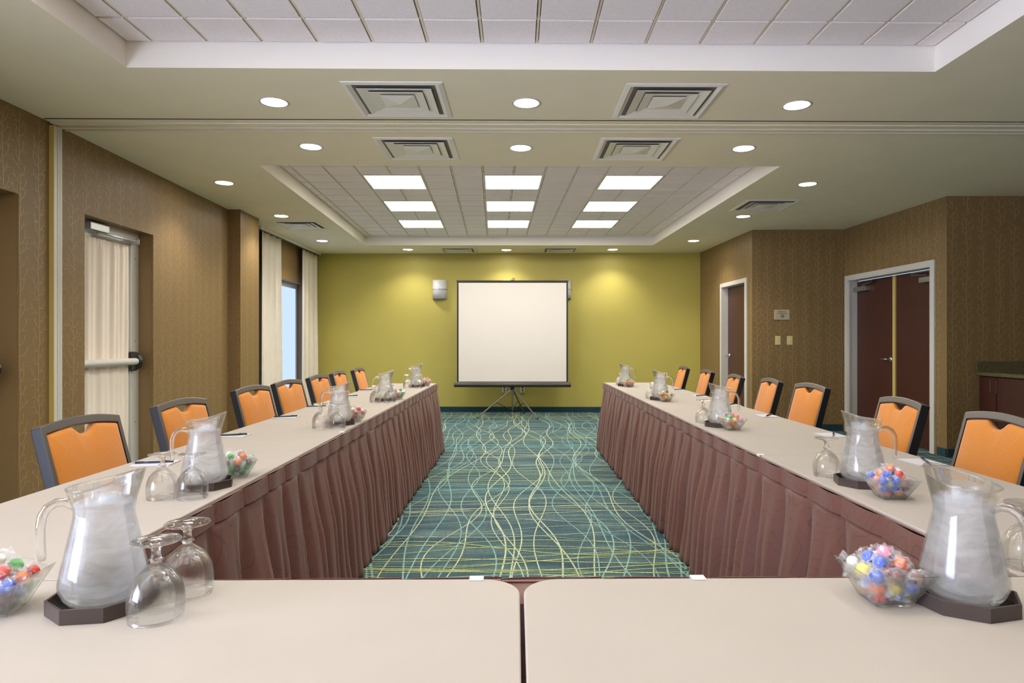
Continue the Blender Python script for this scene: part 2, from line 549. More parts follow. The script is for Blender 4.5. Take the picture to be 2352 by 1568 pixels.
def wall(name, A, B, mat, openings=(), z0=0.0, z1=ZC, thick=0.10, pattern=False, side=1, label=None):
    """vertical wall from A to B (xy). side=+1 puts the body to the left of A->B, the room to its right"""
    ax, ay = A; bx, by = B
    L = math.hypot(bx-ax, by-ay)
    d = ((bx-ax)/L, (by-ay)/L); n = (-d[1]*side, d[0]*side)
    us = sorted(set([0, L] + [v for o_ in openings for v in o_[:2]]))
    zs = sorted(set([z0, z1] + [v for o_ in openings for v in o_[2:4]]))
    mb = MB()
    def pt(u, z, t): return (ax+d[0]*u+n[0]*t, ay+d[1]*u+n[1]*t, z)
    for i in range(len(us)-1):
        for j in range(len(zs)-1):
            u0, u1, a, b = us[i], us[i+1], zs[j], zs[j+1]
            if any(q[0]-1e-6 <= u0 and u1 <= q[1]+1e-6 and q[2]-1e-6 <= a and b <= q[3]+1e-6 for q in openings): continue
            v = [pt(u0,a,0),pt(u1,a,0),pt(u1,b,0),pt(u0,b,0),pt(u0,a,thick),pt(u1,a,thick),pt(u1,b,thick),pt(u0,b,thick)]
            mb.add(v, [(0,1,2,3),(4,7,6,5),(0,4,5,1),(1,5,6,2),(2,6,7,3),(3,7,4,0)])
    if pattern:
        mb.mat = 1
        u = 0.06; r = random.Random(len(name)*7+int(L*100))
        while u < L-0.02:
            tr = r.choice(TRUNKS); flip = r.choice([-1, 1]); off = r.uniform(-0.5, 0)
            for pts, w in tr:
                v2 = ribbon(None, pts, w)
                vs = []; fs = []
                for q in v2:
                    zz = q[1]+off
                    if zz < 0: zz += 2.75
                    vs.append((u+flip*q[0], zz))
                for i in range(len(pts)-1):
                    idx = (2*i, 2*i+1, 2*i+3, 2*i+2)
                    zz = [vs[k_][1] for k_ in idx]; uu = [vs[k_][0] for k_ in idx]
                    if max(zz)-min(zz) > 0.3 or min(uu) < 0.005 or max(uu) > L-0.005 or min(zz) < z0+0.1 or max(zz) > z1: continue
                    cu, cz = sum(uu)/4, sum(zz)/4
                    if any(q[0]-0.01 < cu < q[1]+0.01 and q[2]-.01 < cz < q[3]+0.01 for q in openings): continue
                    fs.append(idx)
                if fs:
                    mb.add([pt(a_, z_, -0.0008) for a_, z_ in vs], fs)
            u += r.uniform(0.14, 0.18)
    o = mb.build(name, [mat, M['paperlite']])
    return struct(o, label, 'wall')

# left side --------------------------------------------------------
XL = -3.24
def SL(y): return S(XL, y)
YA, YB = 4.66, 7.66
# door recess lengths
wall('wall_left', (XL, -2.05), (SL(4.66), 4.66), M['paper'], [(0.35, 2.42, 0.10, 2.165), (5.40, 6.37, 0, 2.185)], pattern=True, thick=0.13, label='brown wallpapered left wall beside the camera')
d2a, d2b = 5.01-4.66, 5.965-4.66
wall('wall_left', (SL(4.66), 4.66), (SL(YB), YB), M['paper'], [(d2a, d2b, 0, 2.185)], pattern=True, thick=0.13, label='brown wallpapered left wall with the curtained door')
CX = -3.195
wall('wall_left', (SL(YB)-0.13, YB), (CX, YB), M['paper'], pattern=True, side=1, thick=0.1, label='narrow face of the column on the left wall')
wall('wall_left', (CX, YB), (CX-0.012, 8.14), M['paper'], pattern=True, side=1, thick=0.1, label='side of the projecting column on the left')
XW = -3.50
wall('wall_left', (CX-0.012, 8.14), (XW-0.05, 8.14), M['paper'], side=-1, thick=0.1, label='far face of the left column')
def XWf(y): return XW - 0.012*(y-8.14)
WY0, WY1 = 9.25, 11.02
wall('wall_left', (XWf(8.14), 8.14), (XWf(11.5), 11.5), M['paper'], [(WY0-8.14, WY1-8.14, 0.10, 2.165)], thick=0.13, label='set-back wall around the tall window')
for xx_, yy_ in ((XL, 4.321), (SL(5.4)+0.004, 5.966)):
    wall('wall_left', (xx_-0.129, yy_), (xx_-0.001, yy_), M['paper'], z1=2.184, thick=0.004, pattern=True, label='wallpapered return of the exit door recess')
# back wall
wall('wall_back', (-3.60, 11.50), (3.30, 11.30), M['olive'], label='olive green end wall', thick=0.1)
# right side
XR1, XR2 = S(3.375, 11.3), S(3.375, 9.0)
wall('wall_right', (XR1, 11.32), (XR2, 8.98), M['paper'], [(11.32-10.19, 11.32-9.20, 0, 2.07)], pattern=True, thick=0.13, label='brown wall with the single narrow door')
wall('wall_right', (XR2, 8.98), (4.50, 8.92), M['paper'], pattern=True, thick=0.1, label='brown wall carrying the sign and switches')
XD1, XD2 = S(4.61, 8.92), S(4.61, 6.87)
wall('wall_right', (XD1, 8.94), (XD2, 6.87), M['paper'], [(8.94-8.82, 8.94-7.10, 0, 2.05)], pattern=True, thick=0.14, label='brown wall with the mahogany double door')
wall('wall_right', (XD2, 6.87), (5.60, 6.85), M['paper'], pattern=True, thick=0.1, label='dark brown wall above the granite counter')
wall('wall_right', (5.50, 6.85), (5.50, -2.05), M['paper'], thick=0.1, label='brown wall at the far right')
wall('wall_front', (5.60, -2.05), (-3.37, -2.05), M['paper'], thick=0.1, label='wall behind the camera')

# baseboards
def baseboard(name, A, B, h=0.09, t=0.012):
    ax, ay = A; bx, by = B
    L = math.hypot(bx-ax, by-ay); d = ((bx-ax)/L, (by-ay)/L); n = (d[1], -d[0])
    q = [(ax, ay), (bx, by), (bx+n[0]*t, by+n[1]*t), (ax+n[0]*t, ay+n[1]*t)]
    o = MB().prism(q, 0.003, h).build(name, M['base'])
    return struct(o, 'dark teal carpet base along the wall', 'baseboard')
baseboard('baseboard_back', (-3.40, 11.492), (3.14, 11.303))
baseboard('baseboard_left', (XL, -2.0), (XL, 3.33))
baseboard('baseboard_left', (SL(5.98), 5.98), (SL(7.6), 7.6))
baseboard('baseboard_right', (XR1, 11.25), (S(3.375, 10.3), 10.3))
baseboard('baseboard_right', (XR2+0.01, 8.978), (4.45, 8.925))
baseboard('baseboard_right', (S(4.61, 7.01), 7.01), (XD2, 6.872))
baseboard('baseboard_right', (XD2+0.0, 6.868), (4.84, 6.858))

# ------------------------------------------------------------------ ceiling
def tray_poly(x0, x1, y0, y1): return [(S(x0,y0),y0),(S(x1,y0),y0),(S(x1,y1),y1),(S(x0,y1),y1)]
FT = [(-2.177,-1.0),(2.38,-1.0),(2.38,3.705),(-2.177,3.697)]
RT = [(-2.23,5.735),(2.308,5.722),(2.178,10.43),(-2.40,10.48)]
c = MB()
def cq(a, b, c_, d, z=ZC): c.quad((a[0],a[1],z),(b[0],b[1],z),(c_[0],c_[1],z),(d[0],d[1],z))
E = [(-3.9,-2.2),(5.75,-2.2),(5.75,11.75),(-3.9,11.75)]
m0, m1 = (-3.9,4.68), (5.75,4.68)
for T_, c0, c1, c2, c3 in ((FT, E[0], E[1], m1, m0), (RT, m0, m1, E[2], E[3])):
    cq(c0, c1, T_[1], T_[0]); cq(c1, c2, T_[2], T_[1]); cq(c2, c3, T_[3], T_[2]); cq(c3, c0, T_[0], T_[3])
ceil = c.build('ceiling', M['soffit'])
struct(ceil, 'pale soffit ceiling around the two recessed trays', 'ceiling')
def tray_side(T_):
    q = MB()
    for i in range(4):
        a, b = T_[i], T_[(i+1) % 4]
        q.quad((a[0],a[1],ZC),(b[0],b[1],ZC),(b[0],b[1],ZT+.04),(a[0],a[1],ZT+.04))
    q.build('tray_side', M['tray'], ceil)
tray_side(FT); tray_side(RT)

def bil(T_, x, y, ymin, ymax, xmin, xmax):
    s = (x-xmin)/(xmax-xmin); t = (y-ymin)/(ymax-ymin)
    a = (T_[0][0]+(T_[1][0]-T_[0][0])*s, T_[0][1]+(T_[1][1]-T_[0][1])*s)
    b = (T_[3][0]+(T_[2][0]-T_[3][0])*s, T_[3][1]+(T_[2][1]-T_[3][1])*s)
    return (a[0]+(b[0]-a[0])*t, a[1]+(b[1]-a[1])*t)

def tile_field(T_, xs, ys, bound, lights):
    """tiles between grid lines; xs, ys are the line positions"""
    x0, x1, y0, y1 = bound
    mb = MB()
    g = 0.011
    X = [x0]+[v for v in xs if x0+0.04 < v < x1-0.04]+[x1]
    Y = [y0]+[v for v in ys if y0+0.04 < v < y1-0.04]+[y1]
    def W(x, y): return bil(T_, x, y, y0, y1, x0, x1)
    for i in range(len(X)-1):
        for j in range(len(Y)-1):
            cx, cy = (X[i]+X[i+1])/2, (Y[j]+Y[j+1])/2
            if any(l[0] < cx < l[1] and l[2] < cy < l[3] for l in lights): continue
            p = [W(X[i]+g, Y[j]+g), W(X[i+1]-g, Y[j]+g), W(X[i+1]-g, Y[j+1]-g), W(X[i]+g, Y[j+1]-g)]
            mb.mat = 0
            mb.prism(p, ZT, ZT+0.012)
    mb.mat = 1
    w = 0.0065
    for v in X[1:-1]:
        a, b = W(v, y0), W(v, y1)
        mb.prism([(a[0]-w,a[1]),(a[0]+w,a[1]),(b[0]+w,b[1]),(b[0]-w,b[1])], ZT+0.006, ZT+0.02)
    for v in Y[1:-1]:
        a, b = W(x0, v), W(x1, v)
        mb.prism([(a[0],a[1]-w),(b[0],b[1]-w),(b[0],b[1]+w),(a[0],a[1]+w)], ZT+0.007, ZT+0.02)
    mb.mat = 2
    cs = [W(x0,y0), W(x1,y0), W(x1,y1), W(x0,y1)]
    mb.prism(cs, ZT+0.022, ZT+0.04)
    mb.build('tile_field', [M['tile'], M['tbar'], M['gap']], ceil)
    return W

MOD = 0.306
xs_f = [-0.189 + MOD*k_ for k_ in range(-8, 10)]
ys_f = sorted(3.425 - MOD*k_ for k_ in range(0, 16))
flights = []
for cxx in (-0.189-5*MOD+0.0, -0.189-MOD, -0.189+3*MOD):
    for cyy in (2.813, 1.589, 0.365):
        flights.append((cxx, cxx+2*MOD, cyy-2*MOD, cyy))
WF = tile_field(FT, xs_f, ys_f, (-2.177, 2.38, -1.0, 3.70), flights)
# rear field, written for the straight tray and carried over to the turned one
xs_r = [-0.30 + MOD*k_ for k_ in range(-8, 10)]
ys_r = [6.62 + MOD*k_ for k_ in range(-3, 14)]
rl = []
for cxx in (-0.30-4*MOD, -0.30, -0.30+4*MOD):
    for cyy in (6.62, 6.62+4*MOD, 6.62+8*MOD):
        rl.append((cxx, cxx+2*MOD, cyy, cyy+2*MOD))
WR = tile_field(RT, xs_r, ys_r, (-2.23, 2.31, 5.73, 10.45), rl)

# ceiling light panels
def light_panel(W, l, label, group, mp=None):
    p = [W(l[0], l[2]), W(l[1], l[2]), W(l[1], l[3]), W(l[0], l[3])]
    cx, cy = sum(q[0] for q in p)/4, sum(q[1] for q in p)/4
    t = thing('ceiling_light_panel', label, 'ceiling light', (cx, cy, ZT), 0, group)
    lp = [(q[0]-cx, q[1]-cy) for q in p]
    def sc(f): return [(q[0]*f, q[1]*f) for q in lp]
    fr = MB()
    a, b = sc(0.985), sc(0.93)
    for i in range(4):
        j = (i+1) % 4
        fr.prism([a[i], a[j], b[j], b[i]], -0.004, 0.012)
    fr.build('frame', M['white'], t)
    MB().prism(sc(0.925), 0.001, 0.010).build('diffuser', mp or M['panel'], t)
rowsn = ['nearest row', 'middle row', 'farthest row']; colsn = ['left', 'middle', 'right']
for i, l in enumerate(rl):
    light_panel(WR, l, 'square lit ceiling panel in the far tray, %s column, %s' % (colsn[i//3], rowsn[i % 3]), 'lit panels in the far ceiling tray')
for i, l in enumerate(flights):
    light_panel(WF, l, 'square lit ceiling panel in the near tray over the camera, %s column, %s' % (colsn[i//3], ['farthest row', 'middle row', 'nearest row'][i % 3]), 'lit panels in the near ceiling tray', M['panel_near'])

# downlights
dl = [(-1.547,4.225,'front row left, beside the large air diffuser'),(0.067,4.223,'front row middle, between the two large air diffusers'),(1.821,4.243,'front row right'),
      (-1.612,5.187,'behind the partition track, left'),(0.038,5.203,'behind the partition track, middle'),(1.806,5.196,'behind the partition track, right'),
      (-2.816,6.378,'left aisle, nearest of three'),(2.839,6.369,'right aisle, nearest of three'),(-2.863,8.054,'left aisle, next to the air diffuser'),
      (2.783,8.02,'right aisle, beyond the air diffuser'),(-2.947,10.034,'left aisle, near the green wall'),(2.702,9.972,'right aisle, near the green wall'),
      (-1.798,10.97,'along the green wall, left'),(-0.16,11.004,'along the green wall, middle'),(1.61,10.932,'along the green wall, right'),
      (-2.75,2.0,'over the near left aisle')]
def downlight(x, y, where):
    t = thing('downlight', 'round recessed downlight in the soffit, ' + where, 'ceiling light', (x, y, ZC), 0, 'round recessed downlights')
    MB().lathe([(0.079,-0.001),(0.088,-0.004),(0.094,-0.003),(0.095,0.0)], 32).build('trim_ring', M['trim'], t, smooth=True)
    MB().lathe([(0.0005,0.0),(0.079,0.0)], 32, (0,0,-0.0012)).build('lamp', M['disc'], t)
    ld = bpy.data.lights.new('downlight_beam', 'SPOT')
    ld.energy = SPOT_W; ld.spot_size = R(125); ld.spot_blend = 0.75; ld.shadow_soft_size = 0.07
    ld.color = (1.0, 0.93, 0.82)
    lo = bpy.data.objects.new('downlight_beam', ld); col.objects.link(lo)
    lo.parent = t; lo.location = (0, 0, -0.03)
    return t
for a in dl: downlight(*a)

# air diffusers
def diffuser(x, y, rz, where):
    t = thing('air_diffuser', 'square white ceiling air diffuser, ' + where, 'air vent', (x, y, ZC), rz, 'square ceiling air diffusers')
    def ring(mb, a, b, z0, z1):
        for k_ in range(4):
            m = Matrix.Rotation(k_*PI/2, 4, 'Z')
            mb.M = m
            mb.add([(-a,-a,z0),(a,-a,z0),(b,-b,z1),(-b,-b,z1)], [(0,1,2,3)])
        mb.M = None
    f = MB(); ring(f, 0.30, 0.275, -0.004, -0.010); ring(f, 0.275, 0.255, -0.010, 0.0)
    ring(f, 0.302, 0.30, 0.0, -0.004); f.build('frame', M['vent'], t, solid=0.002)
    for a, b, z0, z1 in ((0.225, 0.165, -0.014, 0.0), (0.165, 0.105, -0.012, -0.001)):
        l_ = MB(); ring(l_, a, b, z0, z1); l_.build('louver', M['vent'], t, solid=0.002)
    p = MB(); ring(p, 0.105, 0.0, -0.008, -0.026); p.build('centre_plate', M['vent'], t, solid=0.002)
    b_ = MB().box(-0.25, 0.25, -0.25, 0.25, -0.0015, -0.0005); b_.build('duct_opening', M['duct'], t)
    return t
for a in [(-0.735,4.18,0,'left of the near pair in front of the partition track'),(0.96,4.19,0,'right of the near pair in front of the partition track'),
          (-0.775,5.24,0,'left of the pair just beyond the partition track'),(0.945,5.235,0,'right of the pair just beyond the partition track'),
          (-2.83,8.67,0,'over the left aisle by the window'),(2.80,7.37,0,'over the right aisle by the doors'),
          (-0.96,11.03,0,'left of the pair along the green wall'),(0.74,11.02,0,'right of the pair along the green wall')]:
    diffuser(*a)

# sliding partition track and its jamb post
t = MB()
for y0, y1, z0 in ((4.545,4.60,2.742),(4.60,4.655,2.736),(4.675,4.70,2.728),(4.70,4.735,2.736),(4.75,4.765,2.730),(4.765,4.81,2.742)):
    t.box(-3.235, 5.49, y0, y1, z0, ZC+0.01)
t.mat = 1
t.box(-3.235, 5.49, 4.655, 4.675, 2.746, ZC+0.01); t.box(-3.235, 5.49, 4.735, 4.75, 2.747, ZC+0.01)
t.box(-3.235, 5.49, 4.541, 4.545, 2.745, ZC+0.01); t.box(-3.235, 5.49, 4.81, 4.816, 2.745, ZC+0.01)
struct(t.build('trim_1', [M['track'], M['gap']]), 'beige folding-partition track across the ceiling', 'ceiling track')
t = MB()
t.mat = 1; t.box(-3.252, -3.2195, 4.615, 4.622, 0.003, 2.727)
t.mat = 0
for y0, y1, x1 in ((4.622,4.650,-3.2195),(4.650,4.656,-3.226),(4.656,4.675,-3.2185),(4.675,4.680,-3.226),(4.680,4.70,-3.219)):
    t.box(-3.255, x1, y0, y1, 0.003, 2.727)
struct(t.build('trim_2', [M['white'], M['yellow']]), 'white vertical partition jamb on the left wall', 'wall jamb')

# ------------------------------------------------------------------ left exit doors
def exit_door(n, X, y0, y1, zt, label):
    """recessed white glazed door; X = wall face, recess .13 deep"""
    W_ = y1-y0
    t = thing('door_%d' % n, label, 'door', (X-0.13, y0, 0))
    t['kind'] = 'structure'
    fw = 0.12; fn_ = 0.05
    f = MB()
    f.box(-0.05, 0.0, 0, fn_, 0.003, zt); f.box(-0.05, 0.0, W_-fw, W_, 0.003, zt); f.box(-0.05, 0.0, fn_, W_-fw, zt-0.075, zt)
    f.mat = 1
    for z in (0.5, 1.22, 1.95):
        f.box(0, 0.002, W_-0.062, W_-0.054, z, z+0.008)
    f.mat = 0
    f.build('door_frame', [M['doorgrey'], M['gundark']], t)
    l = MB()
    a, b, zz = fn_+0.006, W_-fw-0.006, zt-0.082
    l.box(-0.05, -0.012, a, b, 0.01, 0.25); l.box(-0.05, -0.012, a, b, zz-0.14, zz)
    l.box(-0.05, -0.012, a, a+0.10, 0.25, zz-0.14); l.box(-0.05, -0.012, b-0.10, b, 0.25, zz-0.14)
    lf = l.build('door_leaf', M['doorgrey'], t)
    MB().box(-0.034, -0.028, a+0.10, b-0.10, 0.25, zz-0.14).build('glazing', M['daylight2'], lf)
    # gathered curtain on the leaf
    r = random.Random(n)
    ph = [r.uniform(0, 6) for _ in range(4)]
    ca, cb = a+0.02, b-0.10+0.035
    zt2, zb2 = zz-0.05, 0.16
    def fn(u, v):
        y = ca+(cb-ca)*u
        amp = 0.006+0.004*math.sin(v*3+ph[0])
        w_ = 0.55*math.sin(u*58+ph[1]+1.6*math.sin(u*7)+0.5*math.sin(v*4))+0.9*math.sin(u*27+ph[2]+1.2*math.sin(u*5+1)+v*0.9)
        ruff = 0.006*math.sin(u*170) if v > 0.975 else 0
        return (0.006+amp*w_+ruff, y, zb2+(zt2-zb2)*v + (0.004*math.sin(u*90) if v > 0.99 else 0))
    MB().grid(fn, 150, 40).build('door_curtain', M['sheer'], t, smooth=True, solid=0.002)
    # panic bar
    z = 1.045
    MB().tube([(0.055, a+0.01, z), (0.055, b-0.02, z)], 0.030, 16).build('push_bar', M['doorgrey'], t, smooth=False)
    e = MB(); e.M = Matrix.Translation((0.0, b+0.005, z)) @ Matrix.Rotation(PI/2, 4, 'X')
    e.prism([(-0.008,-0.085),(0.03,-0.085),(0.075,-0.055),(0.092,-0.01),(0.092,0.01),(0.075,0.055),(0.03,0.085),(-0.008,0.085)], -0.03, 0.02)
    e.build('bar_end_cap', M['black'], t, bevel=0.004)
    MB().box(-0.012, 0.06, a+0.0, a+0.02, z-0.05, z+0.05).build('bar_bracket', M['black'], t, bevel=0.004)
    # closer
    cl = MB().box(0.0, 0.055, 0.20, 0.44, zt-0.078, zt-0.018).build('door_closer', M['alu'], t, bevel=0.004)
    MB().tube([(0.03, 0.32, zt-0.085), (0.06, 0.60, zt-0.092), (0.05, W_-0.10, zt-0.085)], 0.008, 8).tube([(0.05, W_-0.10, zt-0.06), (0.05, W_-0.10, zt-0.105)], 0.013, 10).tube([(0.05, W_-0.10, zt-0.098), (0.0, 0.30, zt-0.115)], 0.006, 8).build('closer_arm', M['alu'], cl)
    return t
M['daylight2'] = emit('daylit_door_glass', (255, 246, 236), 1.2)
exit_door(1, XL, 3.35, 4.32, 2.185, 'white glazed exit door at the left edge, nearest the camera')
exit_door(2, SL(5.4)+0.004, 5.01, 5.965, 2.185, 'white exit door with gathered cream curtain and push bar')

# ------------------------------------------------------------------ window, shade and curtains
XG = XW-0.155
w = thing('window_1', 'tall bright blue-lit window between the ivory curtains', 'window', (XG, WY0, 0)); w['kind'] = 'structure'
Lw = WY1-WY0
f = MB().box(-0.04, 0.0, 0, Lw, 2.09, 2.165).box(-0.04, 0, 0, Lw, 0.10, 0.16).box(-0.04, 0, 0, 0.05, 0.16, 2.09).box(-0.04, 0, Lw-0.05, Lw, 0.16, 2.09)
f.build('window_frame', M['white'], w)
MB().box(-0.035, -0.025, 0.05, Lw-0.05, 0.16, 2.09).build('window_glass', M['pane'], w)
MB().box(-0.018, -0.014, 0.03, Lw-0.04, 0.17, 2.10).build('roller_shade', M['daylight'], w)
Lw = 2.07
w2 = thing('window_2', 'tall window in the left wall beside and behind the camera', 'window', (XL-0.10, -1.70, 0)); w2['kind'] = 'structure'
f = MB().box(-0.04, 0.0, 0, Lw, 2.09, 2.165).box(-0.04, 0, 0, Lw, 0.10, 0.16).box(-0.04, 0, 0, 0.05, 0.16, 2.09).box(-0.04, 0, Lw-0.05, Lw, 0.16, 2.09)
f.build('window_frame', M['white'], w2)
MB().box(-0.018, -0.014, 0.03, Lw-0.04, 0.17, 2.10).build('roller_shade', M['daylight_near'], w2)

def curtain(name, x, y0, y1, z0, z1, label, seed, flare=0.05):
    r = random.Random(seed); ph = [r.uniform(0, 6) for _ in range(4)]
    n = 3.2 if seed == 1 else 3.4
    def fn(u, v):
        top = v
        yy0 = y0 - flare*0.2*(1-v); yy1 = y1+flare*(1-v)
        y = yy0+(yy1-yy0)*u
        a = 0.035*(0.75+0.25*(1-v))
        w_ = math.sin(2*PI*n*u+ph[0]+0.25*math.sin(3*v+ph[1]))+0.3*math.sin(2*PI*n*2.1*u+ph[2])
        return (x+a*w_*0.8, y+0.012*math.cos(2*PI*n*u*2), z0+(z1-z0)*v)
    o = MB().grid(fn, 90, 24).build(name, M['curtain'], smooth=True, solid=0.003)
    return tag(o, label, 'curtain', 'ivory window curtains')
curtain('curtain', -3.415, 8.84, 9.54, 0.015, 2.70, 'long ivory curtain on the left of the bright window', 1)
curtain('curtain', -3.43, 10.60, 11.30, 0.015, 2.70, 'long ivory curtain beside the olive green wall', 2, 0.06)
rl_ = MB().box(-3.455, -3.375, 8.75, 11.42, 2.715, 2.748)
rl_.mat = 1; rl_.box(-3.425, -3.405, 8.76, 11.41, 2.70, 2.716)
tag(rl_.build('curtain_track', [M['vent'], M['gundark']]), 'pale curtain track along the ceiling above the window', 'curtain rail')

# ------------------------------------------------------------------ right doors
def lever(t, X, y, z, dy):
    h = MB(); h.M = Matrix.Translation((X, y, z)) @ Matrix.Rotation(-PI/2, 4, 'Y')
    h.lathe([(0.0005,0.014),(0.024,0.013),(0.034,0.004),(0.035,-0.001)], 20)
    h.M = None
    h.tube([(X-0.012, y, z), (X-0.055, y, z)], 0.010, 10)
    h.tube([(X-0.055, y-dy*0.01, z), (X-0.058, y+dy*0.05, z+0.002), (X-0.052, y+dy*0.115, z)], 0.009, 10)
    h.build('lever_handle', M['nickel'], t, smooth=True)

# double door, wall face at XD (turning slightly), opening 7.10..8.82
XDm = S(4.61, 7.96)
dd = thing('door_4', 'mahogany double door with white frame and yellow astragal', 'door', (XDm, 7.96, 0), 0.028); dd['kind'] = 'structure'
hw = 0.86
f = MB()
def casing(f, hw, zt, w_, tp, dep):
    f.box(-tp, 0.0, -hw-w_, -hw, 0.003, zt+w_); f.box(-tp, 0.0, hw, hw+w_, 0.003, zt+w_); f.box(-tp, 0, -hw, hw, zt, zt+w_)
    # stepped inner return lining the opening
    f.box(-tp, dep, -hw, -hw+0.018, 0.003, zt); f.box(-tp, dep, hw-0.018, hw, 0.003, zt); f.box(-tp, dep, -hw+0.018, hw-0.018, zt-0.018, zt)
casing(f, hw, 2.05, 0.055, 0.022, 0.135)
f.box(-0.01, 0.02, -hw+0.018, -hw+0.030, 0.003, 2.03); f.box(-0.01, 0.02, hw-0.030, hw-0.018, 0.003, 2.03)
f.build('door_frame', M['white'], dd, bevel=0.003)
for s_ in (-1, 1):
    a, b = (-hw+0.02, -0.004) if s_ < 0 else (0.004, hw-0.02)
    lf = MB().box(0.115, 0.155, a, b, 0.008, 2.025).build('door_leaf', M['mahog'], dd)
    yb = hw-0.02 if s_ > 0 else -hw+0.02
    ya = yb - s_*0.30
    cl = MB().box(0.055, 0.115, min(ya, yb), max(ya, yb), 1.885, 1.945).build('door_closer', M['alu'], lf, bevel=0.003)
    MB().tube([(0.085, yb-s_*0.20, 1.945), (0.075, yb-s_*0.20, 1.965), (0.06, yb-s_*0.44, 1.985), (0.06, yb-s_*0.44, 2.005), (0.085, yb-s_*0.05, 2.01)], 0.007, 8).build('closer_arm', M['nickel'], cl)
MB().box(0.098, 0.115, -0.028, 0.022, 0.01, 2.02).build('astragal', M['yellow'], dd)
lever(dd, 0.115, 0.085, 1.0, 1)

# single door on the far right wall, opening 9.20..10.19
XSm = S(3.375, 9.695)
sd = thing('door_3', 'narrow brown wooden door with white frame near the green wall', 'door', (XSm, 9.695, 0), 0.028); sd['kind'] = 'structure'
f = MB(); casing(f, 0.495, 2.07, 0.045, 0.022, 0.12)
f.build('door_frame', M['white'], sd, bevel=0.003)
MB().box(0.085, 0.125, -0.475, 0.475, 0.008, 2.05).build('door_leaf', M['mahog'], sd)
lever(sd, 0.085, 0.415, 1.0, -1)

# ------------------------------------------------------------------ sign, switches, sconces, outlets
def text_mesh(parent, body, size, loc, rot, mat, name='lettering'):
    cu = bpy.data.curves.new(name, 'FONT'); cu.body = body; cu.size = size; cu.extrude = 0.0006
    cu.align_x = 'CENTER'; cu.align_y = 'CENTER'
    tmp = bpy.data.objects.new('tmp', cu); col.objects.link(tmp)
    dg = bpy.context.evaluated_depsgraph_get()
    me = bpy.data.meshes.new_from_object(tmp.evaluated_get(dg))
    bpy.data.objects.remove(tmp); bpy.data.curves.remove(cu)
    o = bpy.data.objects.new(name, me); me.materials.clear(); me.materials.append(mat); col.objects.link(o)
    o.parent = parent; o.location = loc; o.rotation_euler = rot
    return o
def wy(x): return 8.98-(x-XR2)/(4.50-XR2)*0.06
xs_ = 3.64
sg = thing('occupancy_sign', 'small beige Maximum Occupancy 38 sign on the brown wall', 'sign', (xs_, wy(xs_), 1.585))
MB().box(-0.107, 0.107, -0.012, 0.0, -0.07, 0.07).build('plate', M['signplate'], sg, bevel=0.006)
text_mesh(sg, 'Maximum', 0.026, (0.0, -0.0125, 0.043), (R(90),0,0), M['ink'])
text_mesh(sg, 'Occupancy', 0.026, (0.0, -0.0125, 0.019), (R(90),0,0), M['ink'])
text_mesh(sg, '38', 0.056, (0.0, -0.0125, -0.022), (R(90),0,0), M['ink'])
for xq, lb in ((3.585, 'left ivory light switch plate below the occupancy sign'), (3.745, 'right ivory light switch plate below the occupancy sign')):
    s_ = thing('light_switch', lb, 'light switch', (xq, wy(xq), 1.235), 0, 'ivory light switches')
    MB().box(-0.038, 0.038, -0.006, 0.0, -0.06, 0.06).build('switch_plate', M['ivory'], s_, bevel=0.002)
    MB().tube([(0.006, -0.006, 0.0), (0.006, -0.018, 0.006)], 0.005, 8).build('toggle', M['ivory'], s_)
def by(x): return 11.50-(x+3.60)/6.9*0.20
for xq, lb in ((-1.32, 'white half-cylinder wall sconce left of the projection screen'), (0.83, 'white half-cylinder wall sconce partly behind the screen right edge')):
    s_ = thing('wall_sconce', lb, 'wall lamp', (xq, by(xq), 2.12), 0, 'wall sconces on the green wall')
    def fn(u, v):
        a = PI*u
        return (-0.122*math.cos(a), -0.105*math.sin(a)-0.004, -0.16+0.32*v)
    MB().grid(fn, 28, 2).build('lamp_shade', M['sconce'], s_, smooth=True, solid=0.004)
    for dz in (-0.006, 0.008):
        MB().tube([(-0.135*math.cos(PI*i/20), -0.112*math.sin(PI*i/20)-0.006, dz) for i in range(21)], 0.0022, 6).build('wire_band', M['nickel'], s_)
    MB().box(-0.06, 0.06, -0.02, -0.001, -0.10, 0.10).build('back_plate', M['outlet'], s_)
for xq, lb in ((-0.20, 'left white wall outlet under the screen case'), (-0.045, 'middle white wall outlet behind the screen pole'), (0.115, 'right white wall outlet under the screen case')):
    s_ = thing('wall_outlet', lb, 'outlet', (xq, by(xq), 0.395), 0, 'wall outlets under the screen')
    MB().box(-0.036, 0.036, -0.008, 0, -0.058, 0.058).build('face_plate', M['outlet'], s_, bevel=0.002)
    MB().box(-0.012, 0.012, -0.011, -0.008, 0.010, 0.038).box(-0.012, 0.012, -0.011, -0.008, -0.038, -0.010).build('socket', M['gundark'], s_)

